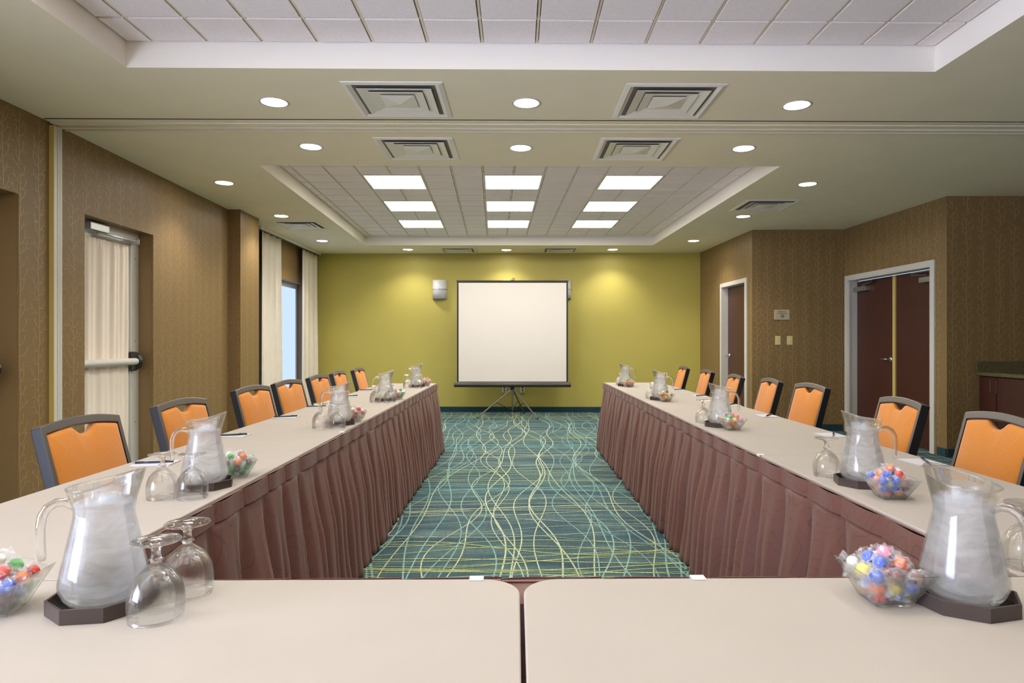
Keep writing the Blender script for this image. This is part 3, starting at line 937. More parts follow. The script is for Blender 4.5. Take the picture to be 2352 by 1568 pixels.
# ------------------------------------------------------------------ granite counter and base cabinets on the right
XK = 4.86
for i, (y0, y1, sd_) in enumerate([(6.60, 6.845, 'single'), (5.70, 6.595, 'double'), (4.80, 5.695, 'double')]):
    cb = thing('base_cabinet', ['narrow mahogany base cabinet in the corner by the double door', 'mahogany base cabinet with two doors, second from the corner', 'mahogany base cabinet outside the right of the frame'][i], 'cabinet', (XK, y0, 0), 0, 'mahogany base cabinets')
    W_ = y1-y0
    MB().box(0.02, 0.60, 0, W_, 0.10, 0.862).box(0.08, 0.60, 0, W_, 0.003, 0.10).build('body', M['mahog'], cb)
    parts = [(0.004, W_-0.004, 0)] if sd_ == 'single' else [(0.004, W_/2-0.002, 0), (W_/2+0.002, W_-0.004, 1)]
    for a, b, hd in parts:
        dr = MB().box(0.0, 0.018, a, b, 0.11, 0.855).build('cabinet_door', M['mahog'], cb, bevel=0.002)
        yh = (a+0.035) if (sd_ == 'single' or hd == 1) else (b-0.035)
        if i == 1: yh = (b-0.035) if hd == 1 else (a+0.035)
        MB().tube([(0.0, yh, 0.70), (-0.030, yh, 0.70), (-0.033, yh, 0.706), (-0.033, yh, 0.824), (-0.030, yh, 0.83), (0.0, yh, 0.83)], 0.0045, 8).build('door_pull', M['chrome'], dr)
ct = thing('granite_counter', 'speckled granite counter with end splash on the cabinets', 'countertop', (XK, 4.78, 0.866))
MB().box(-0.035, 0.625, 0, 2.065, 0, 0.035).build('counter_slab', M['granite'], ct, bevel=0.003)
MB().box(-0.035, 0.625, 2.045, 2.067, 0.035, 0.145).build('end_splash', M['granite'], ct)
MB().box(0.605, 0.627, 0, 2.045, 0.035, 0.145).build('back_splash', M['granite'], ct)

# ------------------------------------------------------------------ projection screen
ps = thing('projection_screen', 'white tripod projection screen with black border before the green wall', 'projection screen', (-0.055, 10.60, 0), -0.01)
MB().box(-0.895, 0.895, -0.003, 0.0, 0.56, 2.19).build('screen_border', M['screenblack'], ps)
MB().box(-0.868, 0.868, -0.0055, -0.003, 0.575, 2.165).build('screen_fabric', M['screen'], ps)
MB().box(-0.905, 0.905, -0.014, 0.012, 2.182, 2.205).build('top_bar', M['olivegrey'], ps, bevel=0.004)
hk = MB().tube([(0.0, 0.0, 2.20), (0.0, -0.01, 2.235), (0.03, -0.01, 2.238), (0.035, -0.005, 2.215)], 0.006, 8)
hk.box(-0.03, 0.03, 0.0, 0.03, 2.20, 2.215).build('hanger_hook', M['olivegrey'], ps)
cs = MB(); cs.M = Matrix.Rotation(PI/2, 4, 'Y')
cs.M = Matrix.Translation((-0.94, 0.0, 0.52)) @ Matrix.Rotation(PI/2, 4, 'Y')
cs.lathe([(0.036, 0), (0.036, 1.88)], 16, cap0=True, cap1=True)
cs.build('roller_case', M['olivegrey'], ps, bevel=0.003)
MB().box(-0.90, 0.90, -0.012, 0.004, 0.545, 0.565).build('case_lip', M['alu'], ps)
MB().tube([(0, 0.045, 0.10), (0, 0.045, 2.20)], 0.013, 12).build('pole', M['alu'], ps, smooth=True)
MB().cbox(0, 0.045, 0.46, 0.07, 0.05, 0.05).build('leg_hub', M['gundark'], ps, bevel=0.006)
MB().cbox(0, 0.042, 0.52, 0.09, 0.02, 0.06).build('case_bracket', M['gundark'], ps)
for (fx, fy) in ((-0.56, -0.16), (0.40, -0.30), (0.19, 0.50)):
    lg = MB().tube([(0.0, 0.045, 0.46), (fx, fy, 0.012)], 0.012, 8).build('leg', M['gun'], ps)
    MB().tube([(fx*0.48, 0.045+(fy-0.045)*0.48, 0.245), (0.0, 0.045, 0.11)], 0.006, 6).build('brace', M['gundark'], lg)
    MB().ball((fx, fy, 0.014), 0.014, 8, 6).build('foot', M['black'], lg)

# ------------------------------------------------------------------ tables
LI, LO = -0.895, -1.50        # left run: inner and outer edge
RI, RO = 1.010, 1.650
YN = 1.305                    # far edge of the near tables
def table(x0, x1, y0, y1, label, cl_label, group, along='y', rc=0.0, corners=()):
    cx, cy = (x0+x1)/2, (y0+y1)/2
    hx, hy = (x1-x0)/2, (y1-y0)/2
    t = thing('folding_table', label, 'table', (cx, cy, 0), 0, group)
    MB().box(-hx+0.006, hx-0.006, -hy+0.004, hy-0.004, 0.712, 0.737).build('tabletop', M['trayedge'], t)
    aisle = 1 if x1 == LI else (-1 if x0 == RI else 0)      # side tables: legs clear of the tucked-in seats
    for sx in (-1, 1):
        lx = sx*(hx-0.10) if not aisle else aisle*(0.14+0.08*sx)
        for sy in (-1, 1):
            MB().tube([(lx, sy*(hy-0.10), 0.002), (lx, sy*(hy-0.10), 0.712)], 0.014, 8).build('leg', M['gun'], t)
    # cloth with optional rounded corners
    g = 0.0015
    poly = []
    for (sx, sy, nm) in ((-1,-1,'a'), (1,-1,'b'), (1,1,'c'), (-1,1,'d')):
        r = rc if nm in corners else 0.004
        ccx, ccy = sx*(hx-g-r), sy*(hy-g-r)
        a0 = {'a': PI, 'b': -PI/2, 'c': 0, 'd': PI/2}[nm]
        n = 10 if nm in corners else 2
        for i in range(n+1):
            a = a0+PI/2*i/n
            poly.append((ccx+r*math.cos(a), ccy+r*math.sin(a)))
    c_ = MB().prism(poly, 0.7375-0.0, TT).build('tablecloth', M['cloth'], loc=(cx, cy, 0), bevel=0.005, seg=3)
    tag(c_, cl_label, 'tablecloth', 'ivory tablecloths')
    return t
yj = [YN+0.003, 2.83, 4.41, 5.90, 7.40]
yjr = [YN+0.003, 2.72, 4.50, 5.95, 7.52]
seq = ['first', 'second', 'third', 'farthest']
for i in range(4):
    table(LO, LI, yj[i], yj[i+1], 'skirted folding table under ivory cloth, %s in the left row' % seq[i], 'ivory linen cloth on the %s table of the left row' % seq[i], 'folding tables')
    table(RI, RO, yjr[i], yjr[i+1], 'skirted folding table under ivory cloth, %s in the right row' % seq[i], 'ivory linen cloth on the %s table of the right row' % seq[i], 'folding tables')
table(-1.52, 0.009, 0.55, YN, 'foreground folding table left of the central seam', 'ivory cloth with rounded corner left of the foreground seam', 'folding tables', rc=0.075, corners=('c',))
table(0.013, 1.65, 0.55, YN, 'foreground folding table right of the central seam', 'ivory cloth with rounded corner right of the foreground seam', 'folding tables', rc=0.075, corners=('d',))

# skirts
def skirt(name, A, B, label, side, pitch=0.205, seed=1, lip=0.0, flare=0.085, bulge=0.0):
    """pleated cloth from A to B; outward normal = side * left-hand normal of A->B"""
    r = random.Random(seed)
    ax, ay = A; bx, by_ = B
    L = math.hypot(bx-ax, by_-ay); d = ((bx-ax)/L, (by_-ay)/L); n = (-d[1]*side, d[0]*side)
    t = thing(name, label, 'table skirt', (0, 0, 0), 0, 'brown pleated table skirts')
    npl = max(1, int(round(L/pitch)))
    edges = [0.0]
    for i in range(npl): edges.append(edges[-1]+r.uniform(0.86, 1.14))
    edges = [e*L/edges[-1] for e in edges]
    zt, zh, zb = 0.744, 0.688, 0.008
    hd = MB()
    def P_(u, o_, z): return (ax+d[0]*u+n[0]*o_, ay+d[1]*u+n[1]*o_, z)
    NU = 8
    # header band: each pleat tab laps the next
    for i in range(npl):
        u0, u1 = edges[i], edges[i+1]
        jit = r.uniform(0, 0.004)
        def fn(u, v, u0=u0, u1=u1, jit=jit):
            o_ = 0.011+lip+0.004*math.sin(PI*min(1, u*1.05))-0.009*(1-u)**6+0.003*u+jit*math.sin(2*PI*u) + 0.004*(1-v) + bulge*math.sin(PI*((u0+(u1-u0)*u)/L))
            return P_(u0+(u1-u0)*u+0.001, o_, zh+(zt-zh)*v - 0.002*math.sin(PI*u)*(1 if v > .5 else 0))
        hd.grid(fn, NU, 2)
        hd.quad(P_(u0+0.001, lip, zt-0.001), P_(u0+0.001, 0.006+lip, zt), P_(u1, 0.012+lip, zt), P_(u1, lip, zt-0.001))
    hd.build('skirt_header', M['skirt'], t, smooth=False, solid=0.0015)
    # pleats
    pl = MB()
    NP, NZ = 22, 22
    par = [(r.uniform(0.045, 0.078), r.uniform(-0.03, 0.03), r.uniform(0, 6), r.uniform(0.3, 0.7), r.uniform(0.2, 0.8)) for _ in range(npl+1)]
    nU = NP*npl
    def fn(u, v):
        s_ = u*nU
        i = min(npl-1, int(s_/NP)); p = s_/NP-i
        u0, u1 = edges[i], edges[i+1]
        tt = 1-v   # 0 at header, 1 at hem
        A_, sh, ph, k1, k2 = par[i]
        B_ = par[i+1]
        ex = 0.012*math.sin(3.1*tt+par[i][2])*tt; ex2 = 0.012*math.sin(3.1*tt+B_[2])*tt
        ua = u0+ex+par[i][1]*tt*0.5; ub = u1+ex2+B_[1]*tt*0.5
        if i == 0: ua = u0
        if i == npl-1: ub = u1
        # one rounded front fold with a secondary crease, and a tight deep valley
        q = min(1.0, p/0.16)**0.6*(0.78+0.3*p) if p < 0.72 else max(0.0, (1-p)/0.28)**0.8*(0.78+0.216)
        sec = 0.10*math.exp(-((p-k1)/0.09)**2)*math.sin(min(1, tt*2.2)*PI/2)
        amp = (0.006+A_*min(1, 0.05+tt*2.2))
        deep = -0.6*math.exp(-(p/0.05)**2)-1.0*math.exp(-((1-p)/0.09)**2)
        o_ = lip+0.006+flare*tt**1.1*0.75+amp*(q-sec-0.5+0.40*deep*min(1, tt*4))+0.004*math.sin(7*tt+ph+2*p)
        o_ += bulge*math.sin(PI*((u0+(u1-u0)*p)/L))
        o_ = max(o_, 0.003)
        # pleat underfold: pull the cloth under the neighbour
        uu = ua+(ub-ua)*p + 0.30*(u1-u0)*math.sin(2*PI*p)*0.28*min(1, tt*3)
        return P_(uu, o_, zb+(zh+0.004-zb)*v + 0.006*math.sin(PI*p)*0)
    pl.grid(fn, nU, NZ)
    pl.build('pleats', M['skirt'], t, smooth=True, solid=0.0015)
    return t
skirt('table_skirt', (LI+0.001, YN+0.03), (LI+0.001, 7.40), 'brown pleated skirt along the left row of tables, facing the aisle', -1, seed=3)
skirt('table_skirt', (RI-0.001, YN+0.03), (RI-0.001, 7.52), 'brown pleated skirt along the right row of tables, facing the aisle', 1, seed=5)
skirt('table_skirt', (LI-0.02, 7.405), (LO, 7.405), 'brown pleated skirt across the far end of the left row', -1, seed=8, flare=0.05)
skirt('table_skirt', (RI+0.02, 7.525), (RO, 7.525), 'brown pleated skirt across the far end of the right row', 1, seed=9, flare=0.05)
sk = skirt('table_skirt', (LI+0.03, YN+0.001), (RI-0.03, YN+0.001), 'brown pleated skirt on the far side of the foreground tables', 1, seed=11, bulge=0.012, flare=0.03)
MB().prism([(-0.10, YN-0.10), (0.12, YN-0.10), (0.14, YN+0.004), (-0.12, YN+0.004)], 0.7372, 0.7390).build('skirt_flap', M['skirt'], sk)
# clear clips
def clip_at(x, y, rz, label):
    t = thing('skirt_clip', label, 'table clip', (x, y, TT), rz, 'clear skirt clips')
    MB().box(-0.014, 0.014, -0.012, 0.012, 0.0005, 0.0022).box(-0.014, 0.014, 0.010, 0.0125, -0.022, 0.0022).build('clip_body', M['clip'], t, bevel=0.0006)
clip_at(-0.078, YN-0.002, 0, 'clear clip on the foreground table edge left of the seam')
clip_at(0.362, YN-0.002, 0, 'clear clip on the foreground table edge right of the seam')
for k_, yy in enumerate((3.42, 4.98, 5.35, 6.9)):
    clip_at(LI-0.008, yy, -PI/2, 'clear clip on the inner edge of the left row, %s along' % ['near the third pitcher', 'before the fourth pitcher', 'beside the fourth pitcher', 'near the end'][k_])
clip_at(RI+0.008, 2.72, PI/2, 'clear clip on the inner edge of the right row')

# ------------------------------------------------------------------ banquet chairs
def make_chair():
    t = thing('banquet_chair', 'x', 'chair')
    # seat
    sp = []
    for (sx, sy, a0) in ((-1,-1,PI), (1,-1,-PI/2), (1,1,0), (-1,1,PI/2)):
        r = 0.05 if sx > 0 else 0.02
        for i in range(5):
            a = a0+PI/2*i/4
            sp.append((0.01+sx*(0.205-r)+r*math.cos(a), sy*(0.215-r)+r*math.sin(a)))
    MB().prism(sp, 0.425, 0.475).build('seat', M['orange'], t, bevel=0.018, seg=3)
    MB().prism([(p[0]*0.94, p[1]*0.94) for p in sp], 0.408, 0.4245).build('seat_base', M['black'], t)
    # backrest frame runs up from seat level
    zb, zt_ = 0.44, 0.900
    def bx(z): return -0.175-(z-0.44)*0.27
    hw_ = 0.212
    tilt = math.atan(0.27)
    Mx = Matrix.Translation((bx(zb), 0, zb)) @ Matrix.Rotation(-tilt, 4, 'Y')
    H = (zt_-zb)/math.cos(tilt)
    def arch(y): return H+0.022*(1-(y/hw_)**2)
    fr = MB(); fr.M = Mx
    # stiles with deep dark sides, and an arched top rail; outline as one swept band
    outer = [(-hw_-0.004, -0.02), (-hw_, H*0.5)] + [(-hw_+2*hw_*i/16, arch(-hw_+2*hw_*i/16)) for i in range(17)] + [(hw_, H*0.5), (hw_+0.004, -0.02)]
    hw2 = hw_-0.020
    inner = [(-hw2-0.004, -0.02), (-hw2, H*0.5)] + [(-hw2+2*hw2*i/16, arch(-hw2+2*hw2*i/16)-0.033) for i in range(17)] + [(hw2, H*0.5), (hw2+0.004, -0.02)]
    n = len(outer)
    xf, xb = 0.014, -0.030
    v = [(xf, p[0], p[1]) for p in outer]+[(xf, p[0], p[1]) for p in inner]+[(xb, p[0], p[1]) for p in outer]+[(xb, p[0], p[1]) for p in inner]
    ff, fside = [], []
    for i in range(n-1):
        ff.append((i, i+1, n+i+1, n+i))
        fside += [(2*n+i+1, 2*n+i, 3*n+i, 3*n+i+1), (i+1, i, 2*n+i, 2*n+i+1), (n+i, n+i+1, 3*n+i+1, 3*n+i)]
    fside += [(0, n, 3*n, 2*n), (n-1, 3*n-1, 4*n-1, 2*n-1)]
    fr.add(v, ff+fside)
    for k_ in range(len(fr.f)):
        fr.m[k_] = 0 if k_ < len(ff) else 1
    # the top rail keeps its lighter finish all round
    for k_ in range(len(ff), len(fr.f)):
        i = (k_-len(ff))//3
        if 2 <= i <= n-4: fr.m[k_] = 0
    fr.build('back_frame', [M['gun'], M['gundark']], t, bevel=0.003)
    # padded panel with a notch in its top edge
    pw = hw2-0.001
    top = []
    for i in range(41):
        y = -pw+2*pw*i/40
        z = arch(y)-0.0345
        g_ = max(0.0, 1-(abs(y)/0.062)**2)
        z -= 0.036*min(1.0, g_**0.8*1.05)
        top.append((y, z))
    out = [(-pw+0.004, 0.0)] + [(-pw, H*(0.2+0.15*i)) for i in range(4)] + top + [(pw, H*(0.65-0.15*i)) for i in range(4)] + [(pw-0.004, 0.0)]
    # round the two top corners slightly
    cy_, cz_ = 0.0, H*0.45
    pd = MB(); pd.M = Mx
    rings = [(1.0, -0.022), (1.0, 0.002), (0.975, 0.012), (0.90, 0.018), (0.5, 0.022), (0.02, 0.023)]
    m = len(out); vs = []
    for sc_, xo in rings:
        for y, z in out: vs.append((xo, cy_+(y-cy_)*sc_, cz_+(z-cz_)*sc_))
    fs = []
    for k_ in range(len(rings)-1):
        for i in range(m):
            j = (i+1) % m
            fs.append((k_*m+i, k_*m+j, (k_+1)*m+j, (k_+1)*m+i))
    fs.append(tuple(range((len(rings)-1)*m, len(rings)*m)))
    fs.append(tuple(range(m-1, -1, -1)))
    pd.add(vs, fs)
    pd.build('backrest', M['orange'], t, smooth=True)
    for s_ in (-1, 1):
        MB().tube([(bx(0.44)-0.008, s_*0.203, 0.44), (-0.17, s_*0.203, 0.36), (-0.235, s_*0.205, 0.004)], 0.011, 8, sq=(0.022, 0.030)).build('leg', M['gundark'], t)
        MB().tube([(0.165, s_*0.195, 0.41), (0.185, s_*0.20, 0.004)], 0.011, 8, sq=(0.022, 0.022)).build('leg', M['gundark'], t)
        MB().tube([(-0.175, s_*0.203, 0.40), (0.168, s_*0.195, 0.40)], 0.009, 8, sq=(0.02, 0.014)).build('seat_rail', M['gundark'], t)
    return t
ct_ = tree_of(make_chair())
CH = {'left': [(-1.755, 2.63, 5), (-1.755, 3.42, 6), (-1.80, 4.43, 9), (-1.80, 5.13, 9), (-1.80, 5.94, 6), (-1.825, 6.73, 2), (-1.805, 7.50, 2)],
      'right': [(2.03, 2.73, -2), (2.065, 3.50, -3), (2.115, 4.65, 4), (2.09, 5.36, -3), (2.02, 6.02, -4), (2.04, 6.98, -2), (2.04, 7.95, -2)]}
NEARBY = {'left': ['in front of the partition jamb', 'in front of the curtained exit door', 'before the left wall column', 'before the near window curtain', 'before the far window curtain', 'against the green wall', 'at the row end'],
          'right': ['by the granite counter', 'in front of the double door', 'left of the double door frame', 'below the light switches', 'by the single brown door', 'before the green wall corner', 'at the row end']}
k = 0
for sd_ in ('left', 'right'):
    for i, (x, y, rot) in enumerate(CH[sd_]):
        if sd_ == 'left': X_, rz = x+0.305, -R(rot)
        else: X_, rz = x-0.305, PI+R(rot)
        place(ct_, k == 0, (X_, y, 0), rz, 'orange banquet chair, %s row, %s, %s' % (sd_, ORD[i], NEARBY[sd_][i]), 'orange banquet chairs in the %s row' % sd_)
        k += 1

# ------------------------------------------------------------------ pitchers, caddies, goblets, bowls
def pitcher_shell(prof, n=48):
    """prof: (r, z); the top third leans out into a spout towards +x"""
    v = []; f = []
    for r, z in prof:
        for i in range(n):
            a = 2*PI*i/n
            t = max(0.0, min(1.0, (z-0.155)/0.05))
            s_ = max(0.0, math.cos(a))
            rr = r*(1+0.13*t*t*s_**5); zz = z+t*t*(0.028*((1+math.cos(a))/2)**2.0)
            v.append((rr*math.cos(a), rr*math.sin(a)*(1-0.10*t*t*s_**2), zz))
    for k_ in range(len(prof)-1):
        for i in range(n):
            j = (i+1) % n
            f.append((k_*n+i, k_*n+j, (k_+1)*n+j, (k_+1)*n+i))
    return v, f
def make_pitcher():
    t = thing('water_pitcher', 'x', 'pitcher')
    out_ = [(0.0005,0.0),(0.040,0.0),(0.052,0.004),(0.064,0.018),(0.0705,0.034),(0.071,0.044),(0.066,0.070),(0.0595,0.100),(0.0535,0.128),(0.049,0.150),(0.0475,0.162),(0.0495,0.176),(0.0545,0.192),(0.0575,0.203),(0.0595,0.2065)]
    inn_ = [(0.0575,0.208),(0.0545,0.202),(0.0515,0.191),(0.0465,0.175),(0.0445,0.162),(0.046,0.150),(0.0505,0.128),(0.0565,0.100),(0.063,0.070),(0.0680,0.044),(0.0675,0.034),(0.061,0.020),(0.048,0.009),(0.0005,0.008)]
    b = MB(); v, f = pitcher_shell(out_+inn_); b.add(v, f)
    b.build('glass_body', M['pglass'], t, smooth=True)
    # contents
    wp = [(0.0005,0.0095),(0.047,0.0105),(0.060,0.021),(0.0664,0.034),(0.0668,0.044),(0.0618,0.070),(0.0553,0.100),(0.0493,0.128),(0.0448,0.150),(0.0433,0.162),(0.0446,0.174),(0.0468,0.180),(0.030,0.1835),(0.015,0.181),(0.0005,0.183)]
    b = MB().lathe(wp, 40); b.build('iced_water', M['water'], t, smooth=True)
    r = random.Random(4)
    for i in range(7):
        a = r.uniform(0, 6.28); q = r.uniform(0.008, 0.028)
        c_ = MB(); c_.M = Matrix.Translation((q*math.cos(a), q*math.sin(a), 0.180+r.uniform(0, 0.010))) @ Euler((r.random()*3, r.random()*3, r.random()*3)).to_matrix().to_4x4()
        c_.cbox(0, 0, 0, 0.022, 0.020, 0.016); c_.build('ice_cube', M['wrap'], t, bevel=0.004)
    h = [(-0.046,0,0.172),(-0.060,0,0.180),(-0.076,0,0.180),(-0.090,0,0.172),(-0.098,0,0.158),(-0.101,0,0.138),(-0.1005,0,0.115),(-0.099,0,0.092),(-0.099,0,0.080)]
    MB().tube(h, [0.0085,0.0085,0.008,0.008,0.008,0.0078,0.0075,0.0072,0.0066], 10, up=(0,1,0)).build('handle', M['pglass'], t, smooth=True)
    return t
def make_caddy():
    t = thing('drip_tray', 'x', 'tray')
    R_ = 0.088
    def oc(s_): return [(R_*s_*math.cos(PI/8+i*PI/4), R_*s_*math.sin(PI/8+i*PI/4)) for i in range(8)]
    a, b = oc(1.0), oc(0.95)
    w_ = MB()
    for i in range(8):
        j = (i+1) % 8
        w_.prism([a[i], a[j], b[j], b[i]], 0.0, 0.025)
    w_.build('tray_wall', M['trayedge'], t)
    MB().prism(b, 0.0, 0.006).build('tray_floor', M['tray_black'], t)
    return t
def make_goblet():
    t = thing('water_goblet', 'x', 'glass')
    # upside down: rim on the table, foot in the air
    outb = [(0.0428,0.0),(0.0442,0.010),(0.0452,0.024),(0.0448,0.038),(0.0420,0.053),(0.0360,0.067),(0.0270,0.079),(0.0165,0.0875),(0.0095,0.0925),(0.0080,0.0945)]
    innb = [(0.0005,0.0850),(0.0110,0.0838),(0.0235,0.0765),(0.0335,0.0655),(0.0403,0.052),(0.0433,0.038),(0.0438,0.024),(0.0429,0.010),(0.0418,0.0004)]
    bowl = innb+outb+[(0.0005,0.0945)]
    MB().lathe(bowl, 48).build('bowl', M['glass'], t, smooth=True)
    stem = [(0.0005,0.0946),(0.0085,0.0946),(0.0095,0.098),(0.0120,0.100),(0.0085,0.103),(0.0070,0.110),(0.0080,0.118),(0.0130,0.124),(0.0300,0.1282),(0.0385,0.1302),(0.0398,0.132),(0.0383,0.1338),(0.0200,0.1330),(0.0005,0.1325)]
    MB().lathe(stem, 48).build('foot', M['glass'], t, smooth=True)
    return t
def make_bowl():
    t = thing('candy_bowl', 'x', 'bowl')
    b0, b1, h, th = 0.030, 0.0625, 0.064, 0.0028
    m = MB()
    def sq(s_, z, rot=0):
        return [(-s_,-s_,z),(s_,-s_,z),(s_,s_,z),(-s_,s_,z)]
    v = sq(b0,0)+sq(b1,h)+sq(b1-th,h)+sq(b0-0.001,0.006)
    f = [(3,2,1,0)]
    for k_ in range(3):
        for i in range(4):
            j = (i+1) % 4
            f.append((k_*4+i, k_*4+j, (k_+1)*4+j, (k_+1)*4+i))
    f.append((12,13,14,15))
    m.add(v, f); m.build('bowl_body', M['bglass'], t, bevel=0.0012)
    return t
pit = tree_of(make_pitcher()); cad = tree_of(make_caddy()); gob = tree_of(make_goblet()); bow = tree_of(make_bowl())

# x, y, spout angle, tray rotation
SETS = [
 ('left', 0, (-0.733, 1.180), R(12), R(8), [(-0.612, 1.125), (-0.612, 1.232)], (-0.902, 1.155), R(8)),
 ('left', 1, (-1.007, 2.140), R(8), R(20), [(-1.061, 1.985), (-0.972, 1.985)], (-0.972, 2.295), R(30)),
 ('left', 2, (-1.001, 3.745), R(10), R(15), [(-1.062, 3.585), (-0.966, 3.56)], (-0.945, 3.88), R(20)),
 ('left', 3, (-1.037, 5.240), R(12), R(10), [(-1.085, 5.09), (-0.975, 5.08)], (-0.960, 5.37), R(10)),
 ('left', 4, (-1.030, 6.820), R(10), R(12), [(-1.10, 6.68), (-0.99, 6.67)], (-0.95, 6.95), R(10)),
 ('right', 0, (0.803, 1.172), R(118), R(14), [(1.065, 1.36)], (0.668, 1.185), R(2)),
 ('right', 1, (1.140, 2.150), R(172), R(-14), [(1.085, 2.285)], (1.125, 1.965), R(-3)),
 ('right', 2, (1.134, 3.640), R(170), R(-12), [(1.083, 3.79)], (1.150, 3.49), R(5)),
 ('right', 3, (1.164, 5.290), R(170), R(-10), [(1.120, 5.44), (1.225, 5.46)], (1.17, 5.14), R(4)),
 ('right', 4, (1.157, 6.930), R(172), R(-8), [(1.12, 7.07), (1.215, 7.08)], (1.16, 6.785), R(8)),
]
ORD5 = ['nearest the camera', 'second from the camera', 'third from the camera', 'fourth from the camera', 'farthest from the camera']
def bead_candy(colr):
    t = thing('wrapped_candy', 'x', 'candy')
    b = MB(); 
    rr = 0.0118
    # barrel-like drop
    b.ball((0,0,0), rr, 12, 8, (1.05, 0.95, 0.92))
    b.build('sweet', M['c_'+colr], t, smooth=True)
    w_ = MB(); r = random.Random(hash(colr) % 97 if False else len(colr))
    n = 12
    prof = []
    for j in range(9):
        xx = -0.025+0.050*j/8
        q = abs(xx)/0.025
        rad = 0.0138 if q < 0.35 else (0.0045 if 0.5 < q < 0.75 else 0.0135)
        prof.append((xx, rad))
    v = []
    for j, (xx, rad) in enumerate(prof):
        for i in range(n):
            a = 2*PI*i/n
            f_ = 1+0.22*math.sin(i*2.7+j*1.9)
            flat = 0.55 if abs(xx) > 0.016 else 1.0
            v.append((xx, rad*f_*math.cos(a), rad*f_*flat*math.sin(a)))
    fs = []
    for j in range(len(prof)-1):
        for i in range(n):
            k_ = (i+1) % n
            fs.append((j*n+i, j*n+k_, (j+1)*n+k_, (j+1)*n+i))
    w_.add(v, fs); w_.build('wrapper', M['wrap'], t)
    return t
ctrees = {}
used = set()
def get_candy(c_):
    if c_ not in ctrees:
        ctrees[c_] = tree_of(bead_candy(c_)); return ctrees[c_], True
    return ctrees[c_], False
PAL = ['red', 'orange', 'yellow', 'green', 'blue', 'pink', 'brown', 'white']
PALS = {('left',0): ['red','blue','yellow','pink','green','orange','brown','white'], ('left',1): ['orange','green','red','white','brown','orange'],
        ('left',2): ['pink','red','orange','white'], ('left',3): ['white','orange','green','pink'], ('left',4): ['red','orange','pink','white'],
        ('right',0): ['blue','red','yellow','orange','green','white','blue','yellow','brown','pink'], ('right',1): ['red','blue','yellow','brown','blue','green','white','orange','white'],
        ('right',2): ['orange','yellow','pink','green','red','brown','orange','white'], ('right',3): ['orange','yellow','pink','brown','yellow','red'], ('right',4): ['orange','green','red','orange','green','white']}
kk = 0
first = {'p': True, 'g': True}
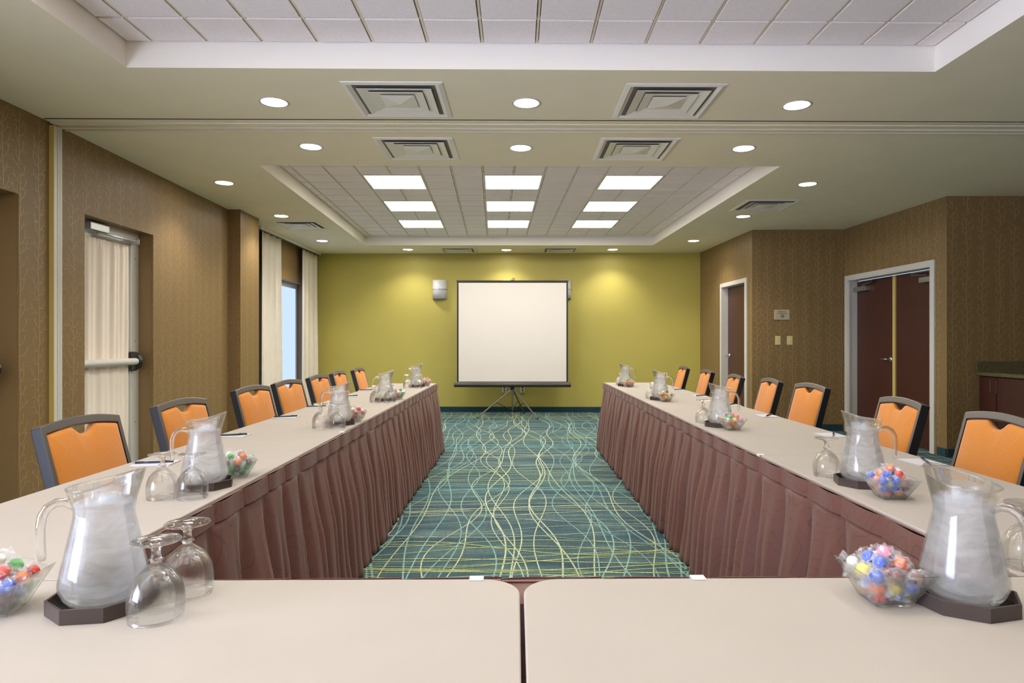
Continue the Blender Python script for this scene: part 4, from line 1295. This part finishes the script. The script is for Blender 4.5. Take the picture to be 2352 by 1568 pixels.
for sd_, i, (px, py), sa, ta, gl, (bx_, by__), ba in SETS:
    where = 'on the %s row' % sd_ if i else 'on the foreground table, %s side' % sd_
    wz = '%s pitcher set' % sd_
    place(cad, kk == 0, (px, py, TT+0.0003), ta, 'black octagonal drip tray under the pitcher %s, %s' % (where, ORD5[i]), 'black drip trays')
    place(pit, kk == 0, (px, py, TT+0.0066), sa, 'clear glass pitcher of iced water %s, %s' % (where, ORD5[i]), 'glass water pitchers')
    for j, (gx, gy) in enumerate(gl):
        ex = ('left of the pair' if j == 0 else 'right of the pair') if len(gl) > 1 else 'beside the pitcher'
        if sd_ == 'left' and i == 0: ex = 'closer one' if j == 0 else 'one behind'
        place(gob, first['g'], (gx, gy, TT+0.0003), 0.3*j, 'upside-down glass goblet %s, %s, %s' % (where, ORD5[i], ex), 'upside-down goblets')
        first['g'] = False
    place(bow, kk == 0, (bx_, by__, TT+0.0003), ba, 'square glass bowl of wrapped candies %s, %s' % (where, ORD5[i]), 'glass candy bowls')
    # candies
    r = random.Random(40+kk)
    pal = PALS[(sd_, i)]
    layers = [(0.019, 0.0165, 2), (0.036, 0.029, 3), (0.056, 0.037, 3), (0.074, 0.0185, 2)]
    if i == 0 or (sd_ == 'right' and i == 1): layers.append((0.090, 0.006, 1))
    ci = 0
    for (hz, hs, n) in layers:
        for a in range(n):
            for b in range(n):
                if hz > 0.07 and i >= 3 and (a+b) % 2: continue
                cc = pal[(ci*3+r.randrange(2)) % len(pal)]; ci += 1
                fx = (a/(n-1)*2-1)*hs if n > 1 else 0.0
                fy = (b/(n-1)*2-1)*hs if n > 1 else 0.0
                fx += r.uniform(-0.002, 0.002); fy += r.uniform(-0.002, 0.002)
                X_ = bx_+fx*math.cos(ba)-fy*math.sin(ba); Y_ = by__+fx*math.sin(ba)+fy*math.cos(ba)
                lay = {0.019: 'bottom layer', 0.036: 'second layer', 0.056: 'third layer', 0.074: 'top layer', 0.090: 'very top'}[hz]
                spot = lay
                if n > 1:
                    fb = {0: 'front', n-1: 'back'}.get(b, 'middle'); lr = {0: 'left', n-1: 'right'}.get(a, 'centre')
                    spot = lay+' '+fb+' '+lr
                tr, fst = get_candy(cc)
                o = place(tr, fst, (X_, Y_, TT+hz+r.uniform(-0.002, 0.002)), 0, '%s candy, %s, bowl %s on the %s side' % (cc, spot, ORD5[i], sd_), 'candies in the %s side bowl %s' % (sd_, ORD5[i]))
                o.rotation_euler = (r.uniform(-0.5, 0.5), r.uniform(-0.5, 0.5), r.uniform(0, 6.28))
    kk += 1

# ------------------------------------------------------------------ notepads and pens
def make_pad():
    o = MB().box(-0.054, 0.054, -0.070, 0.070, 0, 0.004).build('notepad', M['paperpad'])
    return o
def make_pen():
    t = thing('pen', 'x', 'pen')
    MB().tube([(0,-0.066,0.0045),(0,0.040,0.0045)], 0.0042, 10).build('barrel', M['pen'], t, smooth=True)
    MB().tube([(0,-0.072,0.0045),(0,-0.066,0.0045)], [0.0012,0.0042], 10).build('tip', M['nickel'], t)
    MB().tube([(0,0.040,0.0045),(0,0.068,0.0045)], 0.0036, 10).build('cap', M['black'], t, smooth=True)
    MB().box(-0.0012, 0.0012, 0.030, 0.066, 0.0086, 0.0100).build('pocket_clip', M['pen'], t)
    return t
pad = (make_pad(), []); pent = tree_of(make_pen())
pad[0]['category'] = 'notepad'
PADS = {'left': [(-1.385, 2.545, 4, -78), (-1.405, 3.285, 0, -72), (-1.42, 4.085, 0, -74), (-1.425, 4.72, 0, -76), (-1.415, 5.62, 0, -76), (-1.43, 6.32, 0, -76)],
        'right': [(1.575, 2.53, 0, -20), (1.575, 3.27, 0, -28), (1.58, 4.12, 0, -35), (1.59, 4.84, 0, -50), (1.58, 5.62, 0, -60), (1.57, 6.33, 0, -70)]}
k = 0
for sd_ in ('left', 'right'):
    for i, (x, y, rp, rpen) in enumerate(PADS[sd_]):
        w_ = ORD[i] if i < 5 else ORD[6]
        place(pad, k == 0, (x, y, TT+0.0003), R(rp)+(PI/2 if sd_ == 'left' else 0), 'white notepad under a pen on the %s row, %s' % (sd_, w_), 'white notepads')
        place(pent, k == 0, (x+(0.0 if sd_ == 'left' else 0.012), y-(0.012 if sd_ == 'left' else 0), TT+0.0046), R(rpen), 'dark pen on a notepad on the %s row, %s' % (sd_, w_), 'dark pens')
        k += 1
